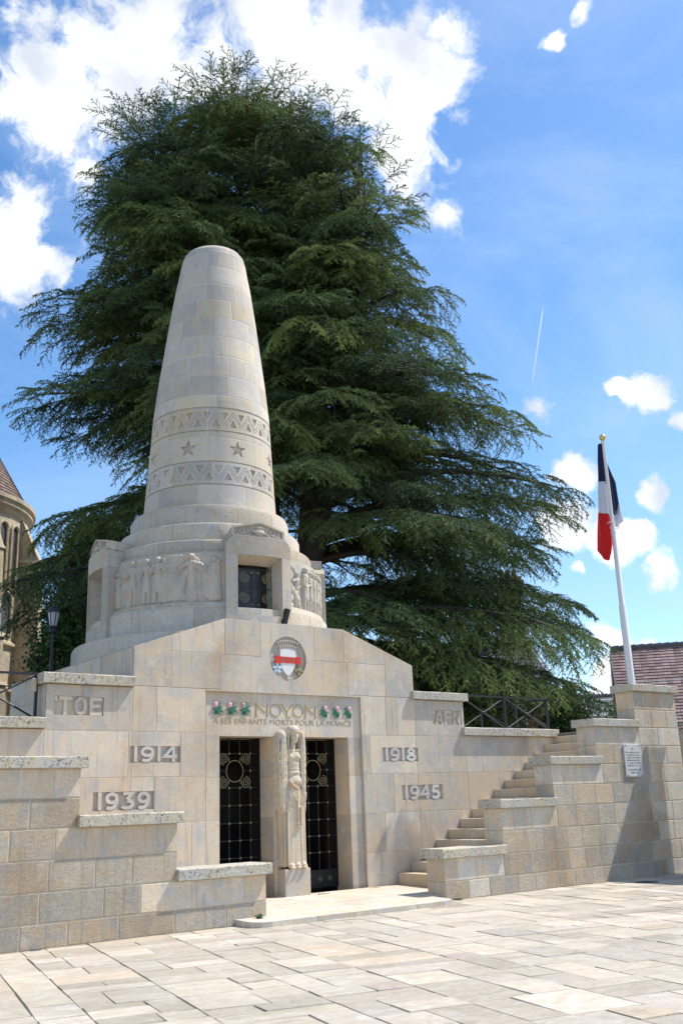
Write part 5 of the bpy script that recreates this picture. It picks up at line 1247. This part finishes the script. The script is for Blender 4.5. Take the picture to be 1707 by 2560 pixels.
# frame aligned with the view for the far houses
def house(name,cx,cy,rot,wx,wy,zb,ze,zr_,label,mats,gable='x',windows=True,quoin=True,seed=1):
    root=thing(name,(cx,cy,zb),label,'house',group='houses behind the terrace'); Rm=Matrix.Rotation(rot,3,'Z')
    def T(x,y,z): p=Rm@Vector((x,y,0)); return (cx+p.x,cy+p.y,z)
    def bx(mb,x0,x1,y0,y1,z0,z1,t=(.3,.5,0)):
        V=[T(x,y,z) for z in (z0,z1) for y in (y0,y1) for x in (x0,x1)]; mb.raw(V,[(0,2,3,1),(4,5,7,6),(0,1,5,4),(2,6,7,3),(0,4,6,2),(1,3,7,5)],t)
    mb=MB(); bx(mb,-wx,wx,-wy,wy,zb,ze)
    for s in (-1,1): mb.raw([T(s*wx,-wy,ze),T(s*wx,wy,ze),T(s*wx,0,zr_),T(s*(wx-.3),-wy,ze),T(s*(wx-.3),wy,ze),T(s*(wx-.3),0,zr_)],[(0,1,2),(3,5,4),(0,3,4,1),(1,4,5,2),(2,5,3,0)])
    mb.build('wall',mats[0],root)
    rf=MB(); r=random.Random(seed); sl=math.hypot(wy+.35,zr_-ze); nrow=int(sl/.16); over=.12
    for s in (-1,1):
        for i in range(nrow):
            f0,f1=i/nrow,min(1,(i+1.25)/nrow); y0=s*(wy+.35)*(1-f0); y1=s*(wy+.35)*(1-f1); k=(zr_-ze)/wy; z0=zr_-abs(y0)*k+.10; z1=zr_-abs(y1)*k+.08
            n=int(2*(wx+over)/.26)
            for j in range(n):
                xa=-wx-over+2*(wx+over)*j/n; xb_=xa+2*(wx+over)/n-.006
                rf.poly([T(xa,y0,z0+.02),T(xb_,y0,z0+.02),T(xb_,y1,z1),T(xa,y1,z1)],(r.random(),r.random(),0))
    rr=rf.build('roof',mats[1],root,fix=False)
    rg_=MB(); x=-wx-over
    while x<wx+over: rg_.tube([T(x,0,zr_+.10),T(x+.34,0,zr_+.12)],[.10,.115],8); x+=.33
    rg_.build('ridge_tiles',mats[2],rr)
    sf=MB()
    for s in (-1,1):
        for q_ in (-1,1):
            a=(s*(wx+over),q_*(wy+.35),zr_-(wy+.35)*(zr_-ze)/wy); sf.tube([T(*a),T(s*(wx+over),0,zr_+.03)],.045,4)
    for q_ in (-1,1): bx(sf,-wx-over,wx+over,q_*(wy+.2)-.12,q_*(wy+.2)+.12,ze-.22,ze-.05)
    sf.build('eaves',M['white'],root)
    if windows:
        for s in (-1,1):
            n=max(1,int(wx/1.3))
            for j in range(n):
                xx=-wx+2*wx*(j+.5)/n
                for z in np.arange(zb+1.0,ze-1.3,2.6):
                    w_=MB(); bx(w_,xx-.45,xx+.45,s*wy-.03,s*wy+.03,z,z+1.3); wo=w_.build('window',M['darkglass'],root)
                    f=MB(); 
                    for (a,b,c_,d) in ((-.52,-.45,-.05,1.35),(.45,.52,-.05,1.35),(-.03,.03,0,1.3),(-.52,.52,1.3,1.42),(-.56,.56,-.12,0)): bx(f,xx+a,xx+b,s*wy-.06,s*wy+.06,z+c_,z+d)
                    f.build('window_frame',M['white'],wo)
    if quoin:
        q=MB()
        for sx in (-1,1):
            for sy in (-1,1):
                z=zb; i=0
                while z<ze-.3:
                    w=.34 if i%2 else .20; bx(q,sx*wx-w*(sx>0)-.02*(sx<0),sx*wx+w*(sx<0)+.02*(sx>0),sy*wy-w*(sy>0)-.02*(sy<0),sy*wy+w*(sy<0)+.02*(sy>0),z,z+.28); z+=.56; i+=1
        q.build('quoins',M['church'],root)
    return root,T,bx
vr=R_(-50)   # right-hand house: roof slope faces the camera
hr,T,bx=house('tiled_house',26.2,5.9,vr,5.2,3.2,G0,3.55,7.15,'brick house with a faded pink tiled roof behind the flagpole pier',(M['brick'],M['tile_pink'],M['slate']),seed=4)
mb=MB(); bx(mb,2.0,2.35,-1.2,-.95,5.9,6.6); mb.build('roof_vent',M['white'],hr)
hb,T,bx=house('brick_house',20.0,17.8,R_(-36),4.6,3.0,TZ,6.6,8.2,'red brick house with pale quoins and slate roof half hidden behind the cedar',(M['brick'],M['slate'],M['slate']),seed=5)
mb=MB(); bx(mb,3.4,4.4,-.5,.4,6.5,11.3); bx(mb,3.3,4.5,-.6,.5,10.85,11.1,(.2,.6,0)); c_=mb.build('chimney',M['brick'],hb)
for k in range(3): mb=MB(); p=T(3.6+.3*k,0,0); mb.lathe([(.10,11.3),(.12,11.6),(.10,11.72)],(p[0],p[1],0),n=10); mb.build('chimney_pot',M['tile_brown'],c_)
# far roofline and aerials between cedar and pier
hf,T,bx=house('slate_house',30.0,15.4,R_(-44),3.6,3.0,TZ-2,4.7,6.1,'low distant grey-roofed house seen between the cedar and the pier',(M['brick'],M['slate'],M['slate']),seed=6,quoin=False)
mb=MB(); bx(mb,-2.4,-1.9,-.3,.2,5.6,6.9); mb.build('chimney',M['brick'],hf); mb=MB(); bx(mb,.9,1.3,-.3,.2,5.6,6.6); mb.build('chimney',M['brick'],hf)
def aerial(base,h,label,seed):
    a=thing('aerial',base,label,'aerial'); m=MB(); m.tube([base,(base[0],base[1],base[2]+h)],.022,5); m.build('mast',M['iron_rail'],a)
    e=MB(); v=Vector((math.cos(vr),math.sin(vr),0)); 
    for k,z in enumerate((h-.05,h-.22,h-.75,h-.95)):
        b=Vector(base)+Vector((0,0,z)); e.tube([b-v*(.28-.05*k),b+v*(.28-.05*k)],.012,4)
    e.tube([Vector(base)+Vector((0,0,h-.1))-v.cross(Vector((0,0,1)))*.5,Vector(base)+Vector((0,0,h-.1))+v.cross(Vector((0,0,1)))*.5],.012,4)
    e.build('antenna_elements',M['iron_rail'],a)
aerial((26.3,12.6,3.2),4.2,'thin tall television aerial left of the flagpole base',1)
# ================================================================== TREES
def foliage_mat(name,dark,light,fresh,trans=.14,rough=.6):
    m,t,b=newmat(name); g=G(t); at=g.n('ShaderNodeAttribute',attribute_name='tint'); sep=g.n('ShaderNodeSeparateColor',{'Color':at.outputs['Color']})
    c=g.mix(sep.outputs[0],(*dark,1),(*light,1)); c=g.mix(sep.outputs[1],c,(*fresh,1))
    t.links.new(c,b.inputs['Base Color']); b.inputs['Roughness'].default_value=rough; b.inputs['Specular IOR Level'].default_value=.3
    tr=g.n('ShaderNodeBsdfTranslucent',{'Color':c}); mx=g.n('ShaderNodeMixShader',{0:trans}); t.links.new(b.outputs[0],mx.inputs[1]); t.links.new(tr.outputs[0],mx.inputs[2])
    o=[x for x in t.nodes if x.type=='OUTPUT_MATERIAL'][0]; t.links.new(mx.outputs[0],o.inputs[0]); return m
M['cedar']=foliage_mat('cedar_needles',(.032,.068,.030),(.095,.160,.055),(.25,.32,.09))
M['bark']=plain('cedar_bark',(.060,.050,.042),.95,var=.4,scale=5,bump=.03)
M['leafgreen']=foliage_mat('broad_leaves',(.022,.050,.014),(.04,.085,.022),(.09,.15,.035),.25)
rng=np.random.RandomState(12)
def norm(v): return v/(np.linalg.norm(v,axis=-1,keepdims=True)+1e-9)
def spray(seed):
    "flat drooping frond, unit length along +x; returns needle triangles (n,3,3)"
    r=np.random.RandomState(seed); T=[]
    def tuft(p,d,s):
        k=5
        for _ in range(k):
            dd=norm(d*.8+r.normal(0,.75,3)); side=norm(np.cross(dd,r.normal(0,1,3)))*s*.22
            L=s*r.uniform(.7,1.25); T.append([p-side,p+side,p+dd*L])
    def twig(p,d,L,droop,s,n):
        q=p.copy(); dd=d.copy(); st=L/n
        for i in range(n):
            q=q+dd*st; dd=norm(dd+np.array([0,0,-droop/n])+r.normal(0,.05,3)); tuft(q,dd,s*(1-.35*i/n)); 
            sd=norm(np.cross(dd,r.normal(0,1,3)))*.008; T.append([q-dd*st-sd,q-dd*st+sd,q+dd*.02])
        return q
    n=15; q=np.zeros(3); d=norm(np.array([1,0,.12]))
    for i in range(n):
        q=q+d/n; d=norm(d+np.array([0,0,-.035])+r.normal(0,.03,3)); f=i/n; tuft(q,d,.075)
        if i>0 and i%2:
            s=1 if (i//2)%2 else -1; L=.44*(1-f)**.8+.10; a=math.radians(r.uniform(32,58)); e=norm(d*math.cos(a)+np.array([0,s*math.sin(a),r.uniform(-.25,.08)]))
            twig(q,e,L*r.uniform(.7,1.3),.45,.070,max(3,int(L/.062)))
    return np.array(T)
TPL=[spray(s) for s in range(7)]
E_R=Vector((math.cos(R_(34.5)),-math.sin(R_(34.5)),0)); E_D=Vector((math.sin(R_(34.5)),math.cos(R_(34.5)),0)); er=np.array(E_R); ed=np.array(E_D); ez=np.array([0,0,1.])
class Foliage:
    def __init__(s): s.pos=[];s.dir=[];s.up=[];s.sc=[];s.tt=[];s.wood=MB()
    def add(s,p,d,up,sc,t): s.pos.append(p);s.dir.append(d);s.up.append(up);s.sc.append(sc);s.tt.append(t)
    def mesh(s,name,mat,parent,**tags):
        P=np.array(s.pos);D=norm(np.array(s.dir));U=np.array(s.up);S=np.array(s.sc);Tt=np.array(s.tt)
        Y=norm(np.cross(U,D)); Z=np.cross(D,Y); k=rng.randint(0,len(TPL),len(P)); VV=[];TT=[]
        for q in range(len(TPL)):
            I=np.where(k==q)[0]; t=TPL[q].reshape(-1,3)
            v=t[None,:,0,None]*D[I][:,None]+t[None,:,1,None]*Y[I][:,None]*np.where(rng.rand(len(I))<.5,1,-1)[:,None,None]+t[None,:,2,None]*Z[I][:,None]
            v=v*S[I][:,None,None]+P[I][:,None]; VV.append(v.reshape(-1,3)); 
            tt=np.repeat(Tt[I][:,None],t.shape[0],1); tipf=np.clip(np.hypot(t[:,0],t[:,1]),0,1); tt=tt.copy(); tt[...,1]=np.clip(tt[...,1]*(.35+.9*tipf[None]),0,1); TT.append(tt.reshape(-1,3))
        V=np.concatenate(VV); T=np.concatenate(TT); F=np.arange(len(V)).reshape(-1,3); print('foliage tris',len(F))
        return npmesh(name,V,F,mat,parent,False,T,**tags)
def cedar(base,stems,ENV,TIPS,root,layers,depth=.86,zlo=3.2,seed=1,dens=1.0):
    fo=Foliage(); r=random.Random(seed); base=np.array(base)
    zt=[e[0] for e in ENV]; 
    def env(z,c): 
        L=np.interp(z,zt,[e[1] for e in ENV]); Rr=np.interp(z,zt,[e[2] for e in ENV]); return -L,Rr
    tubes=[]
    for S in stems: tubes.append([base+er*a+ed*b+ez*(c-base[2]) for a,b,c in S[0]])
    for (S,T_) in zip(stems,tubes):
        n=len(T_); fo.wood.tube([tuple(p) for p in T_],[S[1]*(1-i/(n-1))**.8+S[2] for i in range(n)],10)
    def stem_at(z,want):
        best=None
        for T_ in tubes:
            zs=[p[2] for p in T_]
            if z<zs[0]-.1 or z>zs[-1]: continue
            p=np.array([np.interp(z,zs,[q[i] for q in T_]) for i in range(3)]); c=np.dot(p-base,want)
            if best is None or c>best[0]: best=(c,p)
        return best[1] if best is not None else np.array([*tubes[0][-1][:2],min(z,tubes[0][-1][2])])
    def bough(z_tip,theta,reach,up,foliage=True,thick=1.):
        c,s=math.cos(theta),math.sin(theta); hd=er*c+ed*s; tip=base*np.array([1,1,0])+hd*reach+ez*z_tip
        rise=r.uniform(.10,.30)*reach if z_tip<20 else r.uniform(-.15,.12)*reach
        if up: rise=-r.uniform(.5,.9)*reach
        z0=min(max(z_tip-rise*.2+ (0 if up else r.uniform(-.3,1.2)) - (abs(rise) if up else 0),base[2]+1.2),26.5)
        if c<-.25 and reach>3.2 and 11.7<z_tip<14.5: return
        st=stem_at(z0,hd); L=np.linalg.norm(tip-st); 
        if L<1.0: return
        grow(st,tip,L,hd,up,thick)
    def sb(p,tip,up):
        hd=norm((tip-p)*np.array([1,1,0])); grow(p,tip,np.linalg.norm(tip-p),hd,up,.6)
    def grow(st,tip,L,hd,up,thick):
        n=12; path=[]; wig=r.uniform(-.5,.5); perp=np.array([-hd[1],hd[0],0])
        arch=.13*L if not up else -.04*L
        for i in range(n+1): u=i/n; path.append(st+(tip-st)*u+ez*arch*4*u*(1-u)*(1-.3*u)+perp*wig*math.sin(u*5)*.35)
        fo.wood.tube([tuple(p) for p in path],[(.035+.014*L)*thick*(1-u/n)**.9+.012 for u in range(n+1)],6)
        # length along
        def at(u): i=min(int(u*n),n-1); f=u*n-i; return path[i]*(1-f)+path[i+1]*f, norm(path[min(i+1,n)]-path[i])
        fresh=max(0,r.gauss(.24,.34)); hue=r.random()
        def tint_(): return (min(1,max(0,hue+r.uniform(-.3,.3))),min(.9,max(0,fresh+r.uniform(-.12,.2))),r.random())
        dr=r.random()
        dn=r.uniform(.75,1.45); nsec=int(L/.40*dens*dn); 
        for k in range(nsec):
            u=.22+.78*(k+.5)/nsec; p,d=at(u); sd=1 if k%2 else -1; a=R_(r.uniform(42,68)); l=(.40*L*(1-u)**.65*min(1,2.2*u)+.55)*r.uniform(.7,1.15); l=min(l,3.4)
            e=norm(d*math.cos(a)+np.cross(ez,d)*sd*math.sin(a)+ez*r.uniform(-.06,.12)); m=max(2,int(l/.32)); q=p.copy(); st_=l/m; pts=[tuple(q)]
            for j in range(m):
                e=norm(e+ez*((-.05-.16*dr) if not up else .03)+np.array([r.uniform(-.07,.07) for _ in range(3)])); q=q+e*st_; pts.append(tuple(q))
                w=1 if j%2 else -1; b=R_(r.uniform(25,60)); fd=norm(e*math.cos(b)+np.cross(ez,e)*w*math.sin(b)+ez*((r.uniform(-.75,-.1) if dr>.5 else r.uniform(-.30,.22)) if not up else r.uniform(-.1,.5)))
                fo.add(q,fd,norm(ez+np.array([r.uniform(-.35,.35) for _ in range(3)])),r.uniform(.62,1.08),tint_())
            fo.add(q,norm(e+ez*((-.05-.3*dr) if not up else .2)),ez,r.uniform(.7,1.1),tint_())
            if l>1.2: fo.wood.tube(pts,[.022*(1-i/len(pts))+.005 for i in range(len(pts))],4,caps=False)
        for k in range(int(L*2.2)):
            u=.30+.70*r.random(); p,d=at(u); w=r.choice((-1,1)); b=R_(r.uniform(10,70)); fo.add(p,norm(d*math.cos(b)+np.cross(ez,d)*w*math.sin(b)+ez*r.uniform(-.5,.15)),ez,r.uniform(.6,1.0),tint_())
        p,d=at(1.0); fo.add(p,norm(d+ez*(-.15 if not up else .3)),ez,1.15,tint_())
    ga=0
    for (za,zb_,step,nb) in layers:
        z=za
        while z<zb_:
            for k in range(nb):
                ga+=2.39996+r.uniform(-.25,.25); c=math.cos(ga); s_=math.sin(ga); L,Rr=env(z,c); lat=Rr if c>0 else L; dp=depth*.5*(L+Rr)
                if s_<0: dp=min(dp,8.2 if z<9 else 9.5)
                reach=1/math.sqrt((c/lat)**2+(s_/dp)**2)*r.choice((.55,.74,.88,1.0)) 
                bough(z+r.uniform(-.3,.3),ga,reach,z>24.5)
            z+=step
    for (lat,z,*o) in TIPS:
        th=(0 if lat>0 else PI)+R_(r.uniform(-16,16)); bough(z,th,abs(lat)*1.0,z>26.4,thick=1.1)
    # each stem's own short boughs fill the middle of the crown
    for (S,T_) in zip(stems,tubes):
        z=12.0; zt_=T_[-1][2]
        while z<zt_-.6:
            p=np.array([np.interp(z,[q[2] for q in T_],[q[i] for q in T_]) for i in range(3)])
            for k in range(4 if z>19 else 3 if z>16 else 2):
                a=r.uniform(0,2*PI) if r.random()<.45 else r.uniform(-PI*.95,-PI*.05); hd=er*math.cos(a)+ed*math.sin(a); f=(zt_-z)/(zt_-12); l=r.uniform(1.4,2.6)+2.0*f
                tip=p+hd*l+ez*(r.uniform(-.5,.8)+(1.2 if z>zt_-4 else 0)); q=tip-base; lo,hi=env(tip[2],0)
                if not(-lo+.6<np.dot(q,er)<hi-.6): continue
                sb(p,tip,z>zt_-5)
            z+=r.uniform(.42,.7)
    # leaders: upright tufts on each stem top
    for T_ in tubes:
        top=T_[-1]
        for k in range(16):
            f=k/15; p=top-ez*(2.4*(1-f)); a=k*2.4; fo.add(p,norm(np.array([math.cos(a),math.sin(a),.55+f])),ez,.75-.25*f,(.4,.25,.5))
        fo.add(top,norm(np.array([.1,.05,1.])),er,.9,(.4,.25,.5))
    fo.wood.build('trunk',M['bark'],root,smooth=True,fix=False)
    fo.mesh('crown',M['cedar'],root)
    print('sprays',len(fo.pos))
TB=(7.71,11.29,TZ)
_z=lambda z: z if z<11 else z-2.7*min(1,(z-11)/9)
ENV=[(3.2,-5.6,9.6),(5.2,-5.8,9.9),(6.6,-6.2,9.9),(7.6,-7.4,9.8),(8.6,-8.9,9.8),(9.4,-8.9,9.4),(10.9,-8.2,9.7),(12.4,-6.6,9.5),(13.1,-4.9,9.0),(14.7,-5.8,8.7),(15.3,-8.0,8.5),(16.1,-8.3,8.3),(17.2,-7.9,7.6),(18.1,-7.3,7.0),(19.8,-7.5,6.7),(21.4,-7.6,6.2),(23.4,-7.0,5.2),(25.2,-6.4,4.2),(27.0,-6.0,3.7),(28.1,-4.2,2.6),(29.2,-1.6,-.6)]
TIPS=[(-3.8,29.0),(-5.0,28.3),(-1.5,29.2),(1.5,28.2),(3.2,28.1),(-7.0,27.0),(-6.9,25.2),(-7.5,23.3),(-8.2,21.4),(-7.9,20.6),(-7.7,18.9),(-8.7,17.2),(-8.8,16.9),(-8.2,16.4),(-8.3,13.2),(-8.0,12.4),(-8.2,11.4),(-8.6,10.2),(-9.2,9.4),(-9.2,8.6),(-9.1,8.0),(-6.4,6.8),(-8.6,12.4),(-8.9,11.6),(-7.6,11.6),(-8.8,9.6),(4.3,27.0),(4.3,25.3),(5.8,23.2),(6.2,21.9),(6.6,20.6),(6.9,19.5),(7.2,17.9),(7.8,17.1),(8.8,15.7),(8.9,14.9),(8.8,13.9),(9.7,12.6),(10.2,11.6),(9.9,10.9),(10.1,10.3),(9.6,9.9),(9.1,9.3),(11.1,8.3),(10.7,7.8),(10.6,7.2),(10.5,6.5),(10.6,5.5),(10.2,4.6),(10.3,4.0)]
ENV=[(_z(a),b+(-.25 if a>17 else .75),c-(.35 if a>21 else 1.6 if a>14 else 1.15)) for a,b,c in ENV]; TIPS=[(a-math.copysign(.6 if a<0 else 1.0,a),_z(b)-.15) for a,b in TIPS]
ct=thing('cedar_tree',TB,'huge dark green cedar with several stems and drooping layered boughs towering behind the memorial','tree')
STEMS=[([(-.2,0,2.9),(-.3,.1,7),(-.5,.2,13),(-.9,.1,19.5),(-1.5,0,29.6)],.62,.03),
 ([(.3,.3,2.9),(.8,.3,9),(1.2,.5,15),(1.5,.4,20),(1.6,.2,28.6)],.52,.03),
 ([(0,-.2,3.5),(1.0,-.4,9.5),(2.1,-.6,16),(2.9,-.5,22),(3.2,-.4,28.4)],.42,.03),
 ([(-.2,.1,5),(-1.2,-.3,11),(-2.4,-.6,18),(-3.2,-.8,23),(-3.7,-.7,29.2)],.40,.03),
 ([(-.2,.4,6),(-1.6,1.2,13),(-3.4,1.8,20),(-4.6,1.6,25),(-4.9,1.4,27.2)],.34,.03),
 ([(.2,.6,5),(1.0,2.2,12),(1.6,3.2,19),(1.8,3.2,25)],.34,.03)]
STEMS=[([(a,b,_z(c)) for a,b,c in S],r1,r2) for S,r1,r2 in STEMS]
cedar(TB,STEMS,ENV,TIPS,ct,[(3.3,6.6,.55,6),(3.6,12.5,.80,5),(12.5,24.0,.84,6),(23.5,26.5,.7,5)],seed=5)
# ---- broad-leaved trees behind the lamp and beyond the terrace
def leafy(name,cx,cy,z0,z1,rad,label,n,seed,ls=.11):
    r=np.random.RandomState(seed); rr=random.Random(seed); root=thing(name,(cx,cy,z0),label,'shrub' if 'shrub' in name else 'tree',group='broad-leaved trees and shrubs'); wb=MB(); V=[];T=[]; H_=z1-z0
    wb.tube([(cx,cy,z0),(cx+.1,cy,z0+H_*.45),(cx,cy+.1,z0+H_*.9)],[.16,.11,.03],8)
    for k in range(n):
        f=.10+.90*((k+.5)/n); a=k*2.4; z=z0+H_*f; R=rad*math.sin(PI*min(1,.18+.80*f))**.7*rr.uniform(.6,1.05); e=(cx+R*math.cos(a),cy+R*math.sin(a),z+R*rr.uniform(-.25,.25)); s=(cx,cy,z-R*.35)
        wb.tube([s,tuple((s[i]+e[i])/2+(.08 if i==2 else 0) for i in range(3)),e],[.03,.02,.006],5)
        m=110; t=r.rand(m)**.6; p=np.array(s)+(np.array(e)-np.array(s))*t[:,None]*1.05+r.normal(0,.16*rad/2+.08,(m,3))
        d=norm(r.normal(0,1,(m,3))+np.array([0,0,-.4])); sd=norm(np.cross(d,r.normal(0,1,(m,3)))); L=ls*r.uniform(.7,1.3,(m,1)); w=L*.42
        q=np.stack([p,p+d*L*.5+sd*w,p+d*L,p+d*L*.5-sd*w],1); V.append(q.reshape(-1,3)); tt=np.zeros((m,4,3)); tt[...,0]=r.rand(m,1); tt[...,1]=np.clip(r.normal(.2,.25,(m,1)),0,1); T.append(tt.reshape(-1,3))
    wb.build('trunk',M['bark'],root,smooth=True); V=np.concatenate(V); npmesh('crown',V,np.arange(len(V)).reshape(-1,4),M['leafgreen'],root,False,np.concatenate(T))
leafy('lime_tree',.85,12.9,TZ,7.4,.9,'small bushy broad-leaved tree behind the street lamp',120,3)
leafy('lime_tree',4.9,20.0,TZ,12.5,2.2,'bright green broad-leaved tree glimpsed through the left cedar boughs',220,4,.16)
leafy('garden_shrub',13.2,4.6,TZ,4.3,1.0,'rounded green shrub behind the right railing',60,6,.08)
leafy('garden_shrub',16.5,4.4,TZ,4.5,1.2,'green shrub in the gap between railing and flagpole pier',70,8,.08)
leafy('garden_tree',22.0,17.0,TZ,8.6,2.4,'leafy tree in front of the brick house behind the cedar',120,9,.14)
